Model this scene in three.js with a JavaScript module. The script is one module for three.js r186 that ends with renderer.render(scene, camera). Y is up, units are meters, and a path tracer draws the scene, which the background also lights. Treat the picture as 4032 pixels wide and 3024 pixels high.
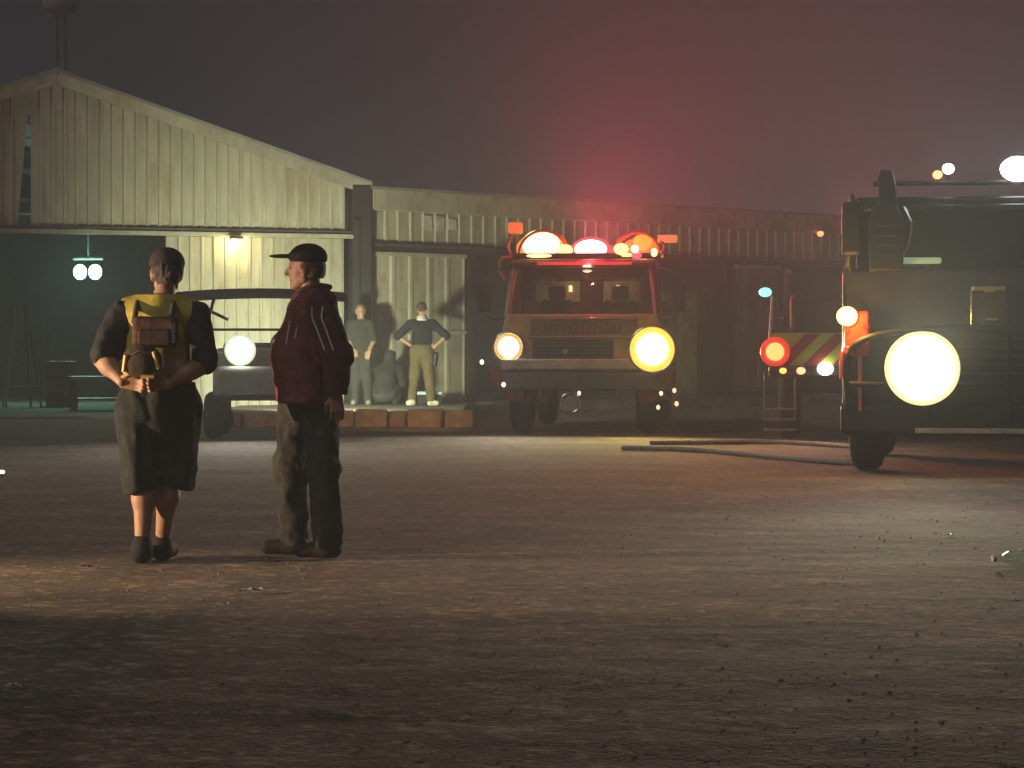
import * as THREE from 'three';
import { mergeGeometries } from 'three/addons/utils/BufferGeometryUtils.js';
import { RoundedBoxGeometry } from 'three/addons/geometries/RoundedBoxGeometry.js';

// ------------------------------------------------------------------ camera, sky, fill light, exposure
const scene = new THREE.Scene();
const camera = new THREE.PerspectiveCamera(18, 4 / 3, 0.1, 900);
camera.position.set(0, 1.2, 0);
camera.lookAt(0, 1.2, -10);
camera.setViewOffset(4032, 3024, 0, 148, 4032, 3024);
camera.updateProjectionMatrix();
const renderer = new THREE.WebGLRenderer({ antialias: true });
renderer.toneMapping = THREE.LinearToneMapping;
renderer.toneMappingExposure = 1.0;
renderer.shadowMap.enabled = true;
renderer.shadowMap.type = THREE.PCFSoftShadowMap;
{
  const W = 64, H = 32, d = new Float32Array(W * H * 4);
  for (let y = 0; y < H; y++) for (let x = 0; x < W; x++) {
    const up = Math.max(0, (y + 0.5) / H * 2 - 1), k = 1.0 - 0.35 * up;
    d.set([0.011 * k, 0.0095 * k, 0.0125 * k, 1], (y * W + x) * 4);
  }
  const t = new THREE.DataTexture(d, W, H, THREE.RGBAFormat, THREE.FloatType);
  t.mapping = THREE.EquirectangularReflectionMapping;
  t.magFilter = THREE.LinearFilter; t.needsUpdate = true;
  scene.background = t; scene.environment = t;
}
const fillLight = new THREE.DirectionalLight(new THREE.Color(0.97, 0.97, 1), 0.6);  // soft directional fill added to lift the yard; no moon is known
fillLight.position.set(-24, 24, -5); fillLight.target.position.set(0, 0, -25);
fillLight.castShadow = true; fillLight.shadow.radius = 40; fillLight.shadow.mapSize.set(2048, 2048);
Object.assign(fillLight.shadow.camera, { left: -35, right: 35, top: 40, bottom: -40, near: 1, far: 120 });
scene.add(fillLight, fillLight.target);
scene.fog = new THREE.FogExp2(new THREE.Color(0.88, 0.92, 1), 0.0056);

// ------------------------------------------------------------------ helpers
const F = 9546, V3 = (x, y, z) => new THREE.Vector3(x, y, z);
const wx = (px, Z) => (px - 2016) / F * Z;               // metres to the side at depth Z of a place measured on the photograph
let seed = 7;
const rnd = (a = 0, b = 1) => { seed = (seed + 0x6D2B79F5) | 0; let t = Math.imul(seed ^ (seed >>> 15), 1 | seed); t = (t + Math.imul(t ^ (t >>> 7), 61 | t)) ^ t; return a + (b - a) * (((t ^ (t >>> 14)) >>> 0) / 4294967296); };
const hash = (x, y, z) => { let h = Math.imul(x, 374761393) + Math.imul(y, 668265263) + Math.imul(z, 2147483647 ^ 0x5bd1e995); h = Math.imul(h ^ (h >>> 13), 1274126177); return ((h ^ (h >>> 16)) >>> 0) / 4294967296; };
function noise(x, y, z = 0) {
  const X = Math.floor(x), Y = Math.floor(y), Z = Math.floor(z), s = (t) => t * t * (3 - 2 * t), u = s(x - X), v = s(y - Y), w = s(z - Z), l = (a, b, t) => a + (b - a) * t;
  return l(l(l(hash(X, Y, Z), hash(X + 1, Y, Z), u), l(hash(X, Y + 1, Z), hash(X + 1, Y + 1, Z), u), v), l(l(hash(X, Y, Z + 1), hash(X + 1, Y, Z + 1), u), l(hash(X, Y + 1, Z + 1), hash(X + 1, Y + 1, Z + 1), u), v), w) * 2 - 1;
}
const fbm = (x, y, z = 0, o = 4) => { let a = 0, k = 0.5; for (let i = 0; i < o; i++) { a += k * noise(x, y, z); x = x * 2.03 + 7.1; y = y * 2.03 + 3.7; z = z * 2.03 + 1.3; k *= 0.5; } return a; };
// noise that repeats over n cells, for tiling textures
function tnoise(x, y, n, s) {
  const X = Math.floor(x), Y = Math.floor(y), q = (t) => t * t * (3 - 2 * t), u = q(x - X), v = q(y - Y), m = (a) => ((a % n) + n) % n, h = (a, b) => hash(m(a), m(b), s);
  return (h(X, Y) * (1 - u) + h(X + 1, Y) * u) * (1 - v) + (h(X, Y + 1) * (1 - u) + h(X + 1, Y + 1) * u) * v;
}
function tile(size, fn, srgb) {
  const d = new Uint8Array(size * size * 4);
  for (let y = 0; y < size; y++) for (let x = 0; x < size; x++) {
    const c = fn(x / size, y / size), o = (y * size + x) * 4;
    for (let i = 0; i < 3; i++) d[o + i] = Math.max(0, Math.min(255, (Array.isArray(c) ? c[i] : c) * 255));
    d[o + 3] = 255;
  }
  const t = new THREE.DataTexture(d, size, size);
  t.wrapS = t.wrapT = THREE.RepeatWrapping; t.magFilter = THREE.LinearFilter; t.minFilter = THREE.LinearMipmapLinearFilter;
  if (srgb) t.colorSpace = THREE.SRGBColorSpace;
  t.needsUpdate = true; return t;
}
const scaled = (t, sx, sy = sx) => { const c = t.clone(); c.repeat.set(sx, sy); c.needsUpdate = true; return c; };
const octs = (u, v, n, s, o = 4) => { let a = 0, k = 0.5, w = 0; for (let i = 0; i < o; i++) { a += k * tnoise(u * n, v * n, n, s + i); w += k; n *= 2; k *= 0.55; } return a / w; };
const T = {
  dirt: tile(1024, (u, v) => { const a = octs(u, v, 5, 1, 6), b = octs(u, v, 64, 20, 3), p = b > 0.66 ? 0.2 : 0, q = 0.42 + 0.5 * (a - 0.5) + 0.34 * (b - 0.5) + p; return [q * 1.06, q * 0.97, q * 0.86]; }, true),
  dirtBump: tile(1024, (u, v) => 0.5 * octs(u, v, 24, 5, 5) + 0.5 * octs(u, v, 110, 31, 2)),
  metal: tile(512, (u, v) => { const a = octs(u, v, 4, 50, 5), s = octs(u, v * 0.25, 32, 60, 2), r = octs(u, v, 9, 70, 4), q = 0.86 + 0.22 * (a - 0.5) + 0.14 * (s - 0.5), t = Math.max(0, r - 0.6) * 1.5; return [q * (1 - 0.25 * t), q * (1 - 0.5 * t), q * (1 - 0.75 * t)]; }, true),
  grime: tile(512, (u, v) => { const a = octs(u, v, 6, 80, 5), b = octs(u, v, 48, 90, 3); const q = 0.84 + 0.35 * (a - 0.5) + 0.2 * (b - 0.5); return [q, q * 0.98, q * 0.95]; }, true),
  rough: tile(512, (u, v) => 0.75 + 0.6 * (octs(u, v, 7, 95, 5) - 0.5)),
  cloth: tile(512, (u, v) => { const a = octs(u, v, 8, 110, 4), w = 0.5 + 0.5 * Math.sin(u * 512 * 0.8) * Math.sin(v * 512 * 0.8); const q = 0.84 + 0.3 * (a - 0.5) + 0.08 * (w - 0.5); return [q, q, q]; }, true),
  clothBump: tile(512, (u, v) => 0.7 * octs(u, v, 10, 120, 4) + 0.3 * octs(u, v, 128, 130, 2)),
  concrete: tile(512, (u, v) => { const a = octs(u, v, 5, 140, 6), b = octs(u, v, 90, 150, 2); const q = 0.7 + 0.45 * (a - 0.5) + 0.2 * (b - 0.5); return [q, q * 0.97, q * 0.92]; }, true),
  skin: tile(256, (u, v) => { const a = octs(u, v, 8, 160, 4), q = 0.9 + 0.2 * (a - 0.5); return [q, q * (0.96 + 0.06 * a), q * 0.95]; }, true),
};
const M = (r, g, b, rough = 0.7, o = {}) => { const m = new THREE.MeshPhysicalMaterial({ roughness: rough, ...o }); m.color.setRGB(r, g, b); return m; };
const glow = (r, g, b, k, o = {}) => { const m = new THREE.MeshStandardMaterial({ roughness: 0.3, ...o }); m.color.setRGB(r * 0.5, g * 0.5, b * 0.5); m.emissive.setRGB(r, g, b); m.emissiveIntensity = k; return m; };
const mm = (x) => scaled(T.metal, x), gr = (x) => scaled(T.grime, x);
const mat = {
  clad: [0, 1, 2].map((i) => M(0.47 + 0.03 * i, 0.44 + 0.027 * i, 0.33 + 0.02 * i, 0.55, { map: scaled(T.metal, 0.35 + 0.07 * i, 0.3) })),
  trim: M(0.5, 0.46, 0.36, 0.5, { map: mm(0.6) }), dark: M(0.028, 0.025, 0.024, 0.7, { map: gr(0.8) }), steel: M(0.12, 0.115, 0.11, 0.5, { map: gr(0.9), metalness: 0.3 }),
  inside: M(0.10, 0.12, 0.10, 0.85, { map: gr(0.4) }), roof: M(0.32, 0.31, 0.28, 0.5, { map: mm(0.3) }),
  concrete: M(0.36, 0.33, 0.29, 0.9, { map: scaled(T.concrete, 0.5), bumpMap: scaled(T.concrete, 1.3), bumpScale: 0.006 }),
  block: [0, 1, 2].map((i) => M(0.42 + 0.05 * i, 0.31 + 0.03 * i, 0.2 + 0.02 * i, 0.92, { map: scaled(T.concrete, 1.1 + 0.2 * i), bumpMap: scaled(T.concrete, 2), bumpScale: 0.012 })),
  red: M(0.30, 0.018, 0.014, 0.35, { map: gr(0.7), clearcoat: 0.6, clearcoatRoughness: 0.25 }), yellow: M(0.52, 0.36, 0.06, 0.42, { map: gr(0.7), clearcoat: 0.4, clearcoatRoughness: 0.3 }),
  cream: M(0.62, 0.56, 0.44, 0.5, { map: gr(1.1) }), chrome: M(0.7, 0.68, 0.65, 0.22, { metalness: 1, roughnessMap: scaled(T.rough, 2) }),
  black: M(0.018, 0.018, 0.019, 0.55, { map: gr(1.4) }), rubber: M(0.022, 0.021, 0.02, 0.9, { map: gr(2) }), plastic: M(0.03, 0.03, 0.032, 0.45),
  glass: M(0.9, 0.93, 0.92, 0.03, { transmission: 1, thickness: 0 }), tinted: M(0.10, 0.11, 0.11, 0.05, { transmission: 1, thickness: 0 }),
  navy: M(0.035, 0.04, 0.05, 0.35, { map: gr(0.7), clearcoat: 0.5 }), canvas: M(0.05, 0.055, 0.05, 0.85, { map: scaled(T.cloth, 1) }),
  white: M(0.7, 0.7, 0.67, 0.5, { map: gr(1) }), wood: M(0.3, 0.2, 0.11, 0.8, { map: gr(2) }), hose: M(0.45, 0.4, 0.31, 0.8, { map: scaled(T.cloth, 3) }),
  retroY: M(0.42, 0.44, 0.05, 0.5), retroR: M(0.3, 0.03, 0.03, 0.5), redLens: M(0.7, 0.02, 0.01, 0.25, { clearcoat: 1 }),
};
const cloth = (r, g, b, k = 3, rough = 0.95) => M(r, g, b, rough, { map: scaled(T.cloth, k), bumpMap: scaled(T.clothBump, k), bumpScale: 0.007, specularIntensity: 0.3 });
const skin = (r, g, b) => M(r, g, b, 0.6, { map: scaled(T.skin, 4) });

// uv in metres, by the way each face points
function metres(g) {
  g = g.index ? g.toNonIndexed() : g;
  for (const k of Object.keys(g.attributes)) if (!['position', 'normal', 'uv'].includes(k)) g.deleteAttribute(k);
  const p = g.attributes.position, uv = new Float32Array(p.count * 2), a = V3(), b = V3(), c = V3();
  for (let i = 0; i < p.count; i += 3) {
    a.fromBufferAttribute(p, i); b.fromBufferAttribute(p, i + 1).sub(a); c.fromBufferAttribute(p, i + 2).sub(a); b.cross(c);
    const x = Math.abs(b.x), y = Math.abs(b.y), z = Math.abs(b.z), k = z >= x && z >= y ? [0, 1] : x >= y ? [2, 1] : [0, 2];
    for (let j = 0; j < 3; j++) { uv[(i + j) * 2] = p.getComponent(i + j, k[0]); uv[(i + j) * 2 + 1] = p.getComponent(i + j, k[1]); }
  }
  g.setAttribute('uv', new THREE.BufferAttribute(uv, 2)); return g;
}
const merge = (l) => { l = l.flat(9).map(metres); return l.length === 1 ? l[0] : mergeGeometries(l); };
const bx = (w, h, d, x = 0, y = 0, z = 0, r = 0.012) => { const m = Math.min(w, h, d); return (m > 0.012 ? new RoundedBoxGeometry(w, h, d, 2, Math.min(r, m * 0.45)) : new THREE.BoxGeometry(w, h, d)).translate(x, y, z); };
const cy = (r, h, x = 0, y = 0, z = 0, axis = 'y', r2 = r, n = 28) => { const g = new THREE.CylinderGeometry(r2, r, h, n); if (axis === 'z') g.rotateX(Math.PI / 2); if (axis === 'x') g.rotateZ(-Math.PI / 2); return g.translate(x, y, z); };
const tube = (pts, r, n = 8, seg = 0) => new THREE.TubeGeometry(new THREE.CatmullRomCurve3(pts.map((p) => V3(...p)), false, 'centripetal'), seg || pts.length * 6, r, n);
const bar = (a, b, r, n = 10) => { const A = V3(...a), B = V3(...b), d = B.clone().sub(A), g = new THREE.CylinderGeometry(r, r, d.length(), n); g.applyQuaternion(new THREE.Quaternion().setFromUnitVectors(V3(0, 1, 0), d.clone().normalize())); return g.translate(...A.add(B).multiplyScalar(0.5)); };
const ring = (R, r, x, y, z, axis = 'z', arc = Math.PI * 2) => { const g = new THREE.TorusGeometry(R, r, 10, 40, arc); if (axis === 'y') g.rotateX(Math.PI / 2); if (axis === 'x') g.rotateY(Math.PI / 2); return g.translate(x, y, z); };
const prism = (pts, d, z = 0, bevel = 0) => { const s = new THREE.Shape(pts.map((p) => new THREE.Vector2(...p))); return new THREE.ExtrudeGeometry(s, { depth: d, bevelEnabled: bevel > 0, bevelSize: bevel, bevelThickness: bevel, bevelSegments: 2 }).translate(0, 0, z); };
const flat = (pts, h, y = 0) => prism(pts.map(([x, z]) => [x, -z]), h).rotateX(-Math.PI / 2).translate(0, y, 0);   // a slab from its outline in plan
const dome = (r, sx, sy, sz, x, y, z) => new THREE.SphereGeometry(r, 28, 18).scale(sx, sy, sz).translate(x, y, z);
const taken = new Map();
const numbered = (n) => { const k = taken.get(n) ?? 0; taken.set(n, k + 1); return k ? n + '_' + String(k).padStart(3, '0') : n; };
const shadowed = (o) => { o.castShadow = o.receiveShadow = true; return o; };
function thing(name, label, category, pos = [0, 0, 0], turn = 0, group) {
  const o = new THREE.Group(); o.name = numbered(name); o.position.set(...pos); o.rotation.y = turn;
  o.userData = { label, category }; if (group) o.userData.group = group; scene.add(o); return o;
}
function part(parent, name, geo, m, label) {
  const o = shadowed(new THREE.Mesh(merge([geo]), m)); o.name = name; if (label) o.userData.label = label; parent.add(o); return o;
}
function struct(name, geo, m, label) { const o = part(scene, name, geo, m); o.userData = { kind: 'structure', label }; return o; }
function solo(name, label, category, geo, m, pos = [0, 0, 0], turn = 0, group) { const o = part(scene, numbered(name), geo, m); o.position.set(...pos); o.rotation.y = turn; o.userData = { label, category }; if (group) o.userData.group = group; return o; }
function point(parent, x, y, z, c, i, soft = 2) { const l = new THREE.PointLight(new THREE.Color(...c), i); l.position.set(x, y, z); l.castShadow = true; l.shadow.radius = soft; parent.add(l); return l; }
function spot(parent, a, b, c, i, angle, pen = 0.5, soft = 4) { const l = new THREE.SpotLight(new THREE.Color(...c), i, 0, angle, pen); l.position.set(...a); l.target.position.set(...b); l.castShadow = true; l.shadow.radius = soft; parent.add(l, l.target); return l; }

// ------------------------------------------------------------------ ground
const slabEdge = (x, z) => x > -4.7 && x < -0.7 && z < -35.9 && z > -44;
function groundY(x, z) {
  const a = 0.016 * fbm(x * 0.4, z * 0.7, 0, 4) + 0.006 * fbm(x * 1.7 + 9, z * 3.1, 4, 3) + 0.0015 * noise(x * 7, z * 9, 2);
  return a - 0.003;
}
{
  const xs = [], zs = [];
  for (let x = -6.5; x <= 8.5; x += 0.07) xs.push(x);
  for (let s = 0.4, x = -6.9; x > -320; x -= s, s *= 1.35) xs.unshift(x);
  for (let s = 0.4, x = 8.9; x < 320; x += s, s *= 1.35) xs.push(x);
  for (let Z = 5.5; Z < 46; Z *= 1.0042) zs.push(-Z);
  for (let s = 0.4, Z = 46.4; Z < 420; Z += s, s *= 1.3) zs.push(-Z);
  for (let s = 0.3, Z = 5.2; Z > -60; Z -= s, s *= 1.4) zs.unshift(-Z);
  const p = [], uv = [], idx = [], nx = xs.length;
  for (const z of zs) for (const x of xs) { const near = x > -7 && x < 9 && z > -46.5 && z < -5; p.push(x, near ? groundY(x, z) : -0.004, z); uv.push(x * 0.31, z * 0.31); }
  for (let j = 0; j + 1 < zs.length; j++) for (let i = 0; i + 1 < nx; i++) { const a = j * nx + i; idx.push(a, a + 1, a + nx, a + 1, a + nx + 1, a + nx); }
  const g = new THREE.BufferGeometry();
  g.setAttribute('position', new THREE.Float32BufferAttribute(p, 3)); g.setAttribute('uv', new THREE.Float32BufferAttribute(uv, 2)); g.setIndex(idx); g.computeVertexNormals();
  const m = M(0.37, 0.295, 0.235, 0.95, { map: T.dirt, bumpMap: scaled(T.dirtBump, 2.3), bumpScale: 0.006 });
  const o = shadowed(new THREE.Mesh(g, m)); o.name = 'ground'; o.userData = { kind: 'structure', label: 'rough bare dirt yard' }; scene.add(o);
  // loose stones
  const sg = new THREE.IcosahedronGeometry(1, 1), sp = sg.attributes.position;
  for (let i = 0; i < sp.count; i++) { const v = V3().fromBufferAttribute(sp, i), k = 0.8 + 0.4 * noise(v.x * 2 + 5, v.y * 2, v.z * 2); sp.setXYZ(i, v.x * k * 1.2, v.y * k * 0.6, v.z * k); }
  sg.computeVertexNormals();
  const N = 5000, im = new THREE.InstancedMesh(sg, M(0.42, 0.35, 0.28, 0.9, { map: gr(1) }), N), q = new THREE.Quaternion(), e = new THREE.Euler(), mx = new THREE.Matrix4(), c = new THREE.Color();
  for (let i = 0; i < N; i++) {
    const Z = 6 + 32 * rnd() ** 1.6, x = rnd(-0.26, 0.26) * Z, s = 0.0025 + 0.007 * rnd() ** 4, z = -Z;
    e.set(rnd(0, 0.6), rnd(0, 6.3), rnd(0, 0.6)); q.setFromEuler(e);
    mx.compose(V3(x, groundY(x, z) + s * 0.2, z), q, V3(s, s, s)); im.setMatrixAt(i, mx);
    const k = rnd(0.6, 1.3); im.setColorAt(i, c.setRGB(k, k * rnd(0.92, 1.02), k * rnd(0.85, 1)));
  }
  im.name = 'gravel'; im.userData = { kind: 'stuff', label: 'small loose stones scattered over the dirt yard' }; scene.add(shadowed(im));
}

// ------------------------------------------------------------------ ribbed steel sheets
function sheet(x0, x1, y0, top, pitch = 0.2, ribH = 0.028, z = 0) {
  const prof = [];
  for (let x = x0; x < x1 - 1e-4; x += pitch) for (const [u, h] of [[0, 0], [0.62, 0], [0.70, 1], [0.86, 1], [0.94, 0]]) { const X = x + u * pitch; if (X < x1) prof.push([X, h * ribH]); }
  prof.push([x1, 0]);
  const p = [], idx = [], t = typeof top === 'function' ? top : () => top;
  prof.forEach(([x, h]) => p.push(x, y0, h + z, x, t(x), h + z));
  for (let i = 0; i + 1 < prof.length; i++) { const a = i * 2; idx.push(a, a + 2, a + 1, a + 2, a + 3, a + 1); }
  const g = new THREE.BufferGeometry(); g.setAttribute('position', new THREE.Float32BufferAttribute(p, 3)); g.setIndex(idx);
  const n = g.toNonIndexed(); n.setAttribute('uv', new THREE.BufferAttribute(new Float32Array(n.attributes.position.count * 2), 2)); n.computeVertexNormals(); return n;
}
const clads = (parent, x0, x1, y0, top, w, z = 0, pitch = 0.2) => { let i = 0; for (let x = x0; x < x1 - 0.02; x += w, i++) part(parent, 'cladding_sheet', sheet(x, Math.min(x1, x + w + 0.012), y0 + (hash(i, 3, 9) - 0.5) * 0.02, top, pitch, 0.026, z + (i % 2) * 0.004), mat.clad[Math.floor(rnd(0, 2.99))]); };

// gabled shed
{
  const o = thing('gabled_shed', 'pale ribbed steel shed with gable end and wide dark opening', 'shed', [-2.8, 0, -42], THREE.MathUtils.degToRad(20.4));
  const top = (x) => 5.60 - 0.319 * Math.abs(x + 5.09);
  clads(o, -5.5, -0.1, 3.2, top, 0.6);
  clads(o, -10.15, -5.75, 3.2, top, 0.63);
  part(o, 'cladding_sheet', prism([[-5.78, 3.2], [-5.72, 3.2], [-5.56, 4.95], [-5.49, 5.42], [-5.78, 5.33]], 0.004, 0.004), mat.clad[0], 'bent wall sheet leaving a narrow open slit');
  clads(o, -3.17, -0.12, 0.0, 3.06, 0.61);
  clads(o, -10.15, -8.3, 0.0, 3.06, 0.62);
  part(o, 'fascia_beam', bx(10.3, 0.075, 0.12, -5.1, 3.1, 0.09), mat.trim);
  part(o, 'door_track', bx(10.2, 0.05, 0.09, -5.1, 3.172, 0.05), mat.steel);
  for (const s of [-1, 1]) {
    const a = V3(-5.09, 5.68, 0), b = V3(-5.09 + s * 5.42, 5.68 - 0.319 * 5.42, 0), L = a.distanceTo(b), ang = Math.atan2(b.y - a.y, b.x - a.x);
    part(o, 'barge_board', new THREE.BoxGeometry(L, 0.2, 0.05).rotateZ(ang).translate((a.x + b.x) / 2, (a.y + b.y) / 2 - 0.04, 0.11), mat.trim);
    part(o, 'roof_sheet', new THREE.BoxGeometry(L + 0.05, 0.05, 14.3).rotateZ(ang).translate((a.x + b.x) / 2, (a.y + b.y) / 2 + 0.085, -7.0), mat.roof);
  }
  part(o, 'ridge_cap', prism([[-5.4, 5.66], [-5.09, 5.77], [-4.78, 5.66], [-4.78, 5.70], [-5.09, 5.81], [-5.4, 5.70]], 14.3, -14.15), mat.trim);
  part(o, 'corner_column', [bx(0.34, 4.0, 0.28, 0.17, 2.0, 0.0), bx(0.10, 3.4, 0.1, 0.06, 1.7, 0.17)], mat.dark, 'dark steel corner column and downpipe');
  part(o, 'jamb', bx(0.1, 3.06, 0.12, -3.2, 1.53, -0.03), mat.trim);
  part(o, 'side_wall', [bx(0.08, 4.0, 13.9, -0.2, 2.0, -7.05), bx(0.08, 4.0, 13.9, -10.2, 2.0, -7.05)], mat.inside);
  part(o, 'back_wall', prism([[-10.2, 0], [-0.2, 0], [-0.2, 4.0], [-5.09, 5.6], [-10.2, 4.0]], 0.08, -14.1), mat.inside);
  part(o, 'floor', bx(9.8, 0.08, 13.8, -5.2, 0.0, -7), mat.concrete);
  for (const z of [-4.5, -9]) part(o, 'roof_truss', [bar([-10, 4.0, z], [-5.09, 5.5, z], 0.05), bar([-0.3, 4.0, z], [-5.09, 5.5, z], 0.05), bar([-10, 3.9, z], [-0.3, 3.9, z], 0.045), bar([-7.5, 3.9, z], [-5.09, 5.5, z], 0.03), bar([-2.7, 3.9, z], [-5.09, 5.5, z], 0.03)], mat.steel);
  // twin cold lamps inside
  const l = thing('twin_floodlight', 'twin bright teal-white lamps hanging inside the dark shed opening', 'lamp', [wx(345, 49.5), 0, -49.5]);
  part(l, 'bracket', [bx(0.62, 0.05, 0.08, 0, 2.99, -0.08), bar([0, 3.0, -0.08], [0, 3.95, -0.08], 0.02)], mat.steel);
  for (const s of [-1, 1]) {
    part(l, 'lamp_housing', cy(0.17, 0.16, s * 0.155, 2.72, -0.1, 'z', 0.13), mat.black);
    part(l, 'lamp_lens', dome(0.135, 1, 1.15, 0.25, s * 0.155, 2.72, 0), glow(0.75, 1, 0.95, 9));
    point(l, s * 0.155, 2.70, 0.09, [0.38, 1, 0.74], 12, 5);
  }
}
{ // lamp under the fascia
  const l = thing('bulkhead_lamp', 'small yellow bulkhead lamp under the shed fascia beam', 'lamp', [wx(930, 41.05), 3.03, -41.05], 0.356);
  part(l, 'lamp_body', bx(0.22, 0.05, 0.1, 0, 0.012, 0), mat.steel);
  part(l, 'lamp_lens', dome(0.08, 1.2, 0.45, 0.6, 0, -0.025, 0), glow(1, 0.82, 0.28, 3));
  point(l, 0, -0.09, 0.02, [1, 0.85, 0.4], 2.2, 2);
}
{ // work bench and drums inside the opening
  const b = thing('work_bench', 'low bench with pale teal-lit top inside the shed', 'bench', [wx(400, 44.5), 0.04, -44.5], 0.3);
  part(b, 'bench_top', bx(1.15, 0.07, 0.6, 0, 0.58, 0), mat.white);
  for (const x of [-0.5, 0.5]) for (const z of [-0.24, 0.24]) part(b, 'leg', bx(0.07, 0.56, 0.07, x, 0.28, z), mat.steel);
  part(b, 'shelf', bx(1.0, 0.03, 0.5, 0, 0.2, 0), mat.steel);
  const d = thing('steel_drum', 'dark steel drum on the shed floor behind the bench', 'drum', [wx(240, 47), 0.04, -47]);
  part(d, 'drum_body', [cy(0.29, 0.86, 0, 0.43, 0), ring(0.293, 0.015, 0, 0.29, 0, 'y'), ring(0.293, 0.015, 0, 0.58, 0, 'y'), ring(0.285, 0.016, 0, 0.86, 0, 'y')], M(0.14, 0.17, 0.16, 0.5, { map: gr(1) }));
  part(d, 'drum_lid', cy(0.27, 0.012, 0, 0.853, 0), mat.steel);
  const s = thing('ladder_stand', 'thin folding stand standing inside the shed at the frame edge', 'stand', [wx(80, 46), 0.04, -46], 0.4);
  for (const [x, z] of [[-0.22, 0.2], [0.22, 0.2], [-0.18, -0.2], [0.18, -0.2]]) part(s, 'leg', bar([x * 1.5, 0, z * 1.6], [x * 0.5, 1.95, z * 0.2], 0.022), mat.steel);
  for (const y of [0.4, 0.8, 1.2, 1.6]) part(s, 'rung', bar([-0.33 + 0.11 * y, y, 0.32 - 0.14 * y], [0.33 - 0.11 * y, y, 0.32 - 0.14 * y], 0.016), mat.steel);
  part(s, 'top_plate', bx(0.3, 0.03, 0.2, 0, 1.96, 0), mat.steel);
}

// long lean-to shed
{
  const o = thing('long_shed', 'long low open-bay shed with ribbed steel header and sliding doors', 'shed', [-2.62, 0, -42.3], THREE.MathUtils.degToRad(44.5));
  const L = 17.5;
  part(o, 'gutter', bx(L, 0.36, 0.16, L / 2 + 0.02, 3.76, 0.2), mat.trim);
  part(o, 'gutter_lip', bx(L, 0.03, 0.22, L / 2 + 0.02, 3.955, 0.2), mat.trim);
  clads(o, 0.0, L, 2.98, 3.6, 0.9, 0.02, 0.3);
  for (const x of [1.42, 1.72, 2.02]) part(o, 'pale_square', bx(0.2, x > 2 ? 0.2 : 0.27, 0.012, x + 0.09, 3.4, 0.052, 0.004), mat.white, 'pale square on the header cladding');  // thin pale boxes set on the cladding as bright squares
  part(o, 'header_beam', bx(L, 0.13, 0.14, L / 2, 2.925, -0.02), mat.dark);
  part(o, 'door_rail', bx(L, 0.045, 0.07, L / 2, 2.985, 0.1), mat.steel);
  for (const x of [2.62, 5.1, 7.6, 9.85, 12.4, 15, 17.4]) part(o, 'post', [bx(0.16, 2.86, 0.16, x, 1.43, -0.06)], mat.dark);
  const doorPanel = (x0, x1, y0) => {
    const d = new THREE.Group(); d.name = 'sliding_door'; o.add(d);
    clads(d, x0, x1, y0, 2.86, 0.44, 0.03, 0.44);
    part(d, 'door_rail', [bx(x1 - x0, 0.06, 0.05, (x0 + x1) / 2, 1.45, 0.075), bx(x1 - x0, 0.07, 0.05, (x0 + x1) / 2, 2.83, 0.08), bx(x1 - x0, 0.07, 0.05, (x0 + x1) / 2, y0 + 0.035, 0.08)], mat.trim);
  };
  doorPanel(-0.1, 2.44, 0.22); doorPanel(9.98, 11.4, 0.3);
  part(o, 'roof_sheet', flat([[-0.1, 0.35], [L + 0.2, 0.35], [L + 0.2, -6.3], [2.75, -6.3], [-0.1, -0.1]], 0.05).rotateX(0.06).translate(0, 3.95, 0), mat.roof);
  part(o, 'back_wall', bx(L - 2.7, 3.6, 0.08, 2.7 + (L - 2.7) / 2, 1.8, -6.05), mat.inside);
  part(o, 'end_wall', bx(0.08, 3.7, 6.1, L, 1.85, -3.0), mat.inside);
  part(o, 'floor_slab', flat([[0.05, 0.55], [L, 0.55], [L, -6], [2.7, -6]], 0.2), mat.concrete);
  const lamp = thing('eave_lamp', 'tiny red lamp under the eave of the long shed', 'lamp', [wx(3230, 50.7), 3.56, -50.7]);
  part(lamp, 'lamp_body', bx(0.12, 0.05, 0.12, 0, 0.06, -0.02), mat.steel);
  part(lamp, 'lamp_lens', dome(0.07, 1, 0.9, 1, 0, 0, 0), glow(1, 0.2, 0.06, 4));
  spot(lamp, [0.45, 0.0, 0.5], [1.6, 2.6, 4], [1, 0.06, 0.08], 110, 0.95, 1, 4);  // unseen red spot added beside the lamp to redden the haze
  const c = thing('storage_cabinet', 'pale box cabinet standing in the open bay behind the fire truck', 'cabinet', [wx(2640, 46.6), 0.2, -46.9], 0.776);
  part(c, 'cabinet_body', bx(1.05, 2.05, 0.5, 0, 1.03, 0), M(0.33, 0.28, 0.2, 0.7, { map: gr(0.8) }));
  for (const s of [-1, 1]) { const d = part(c, 'cabinet_door', bx(0.49, 1.9, 0.02, s * 0.255, 1.03, 0.262, 0.006), M(0.38, 0.32, 0.23, 0.6, { map: gr(1) })); part(d, 'handle', bx(0.02, 0.14, 0.02, s * 0.06, 1.0, 0.28), mat.steel); }
}
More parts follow.
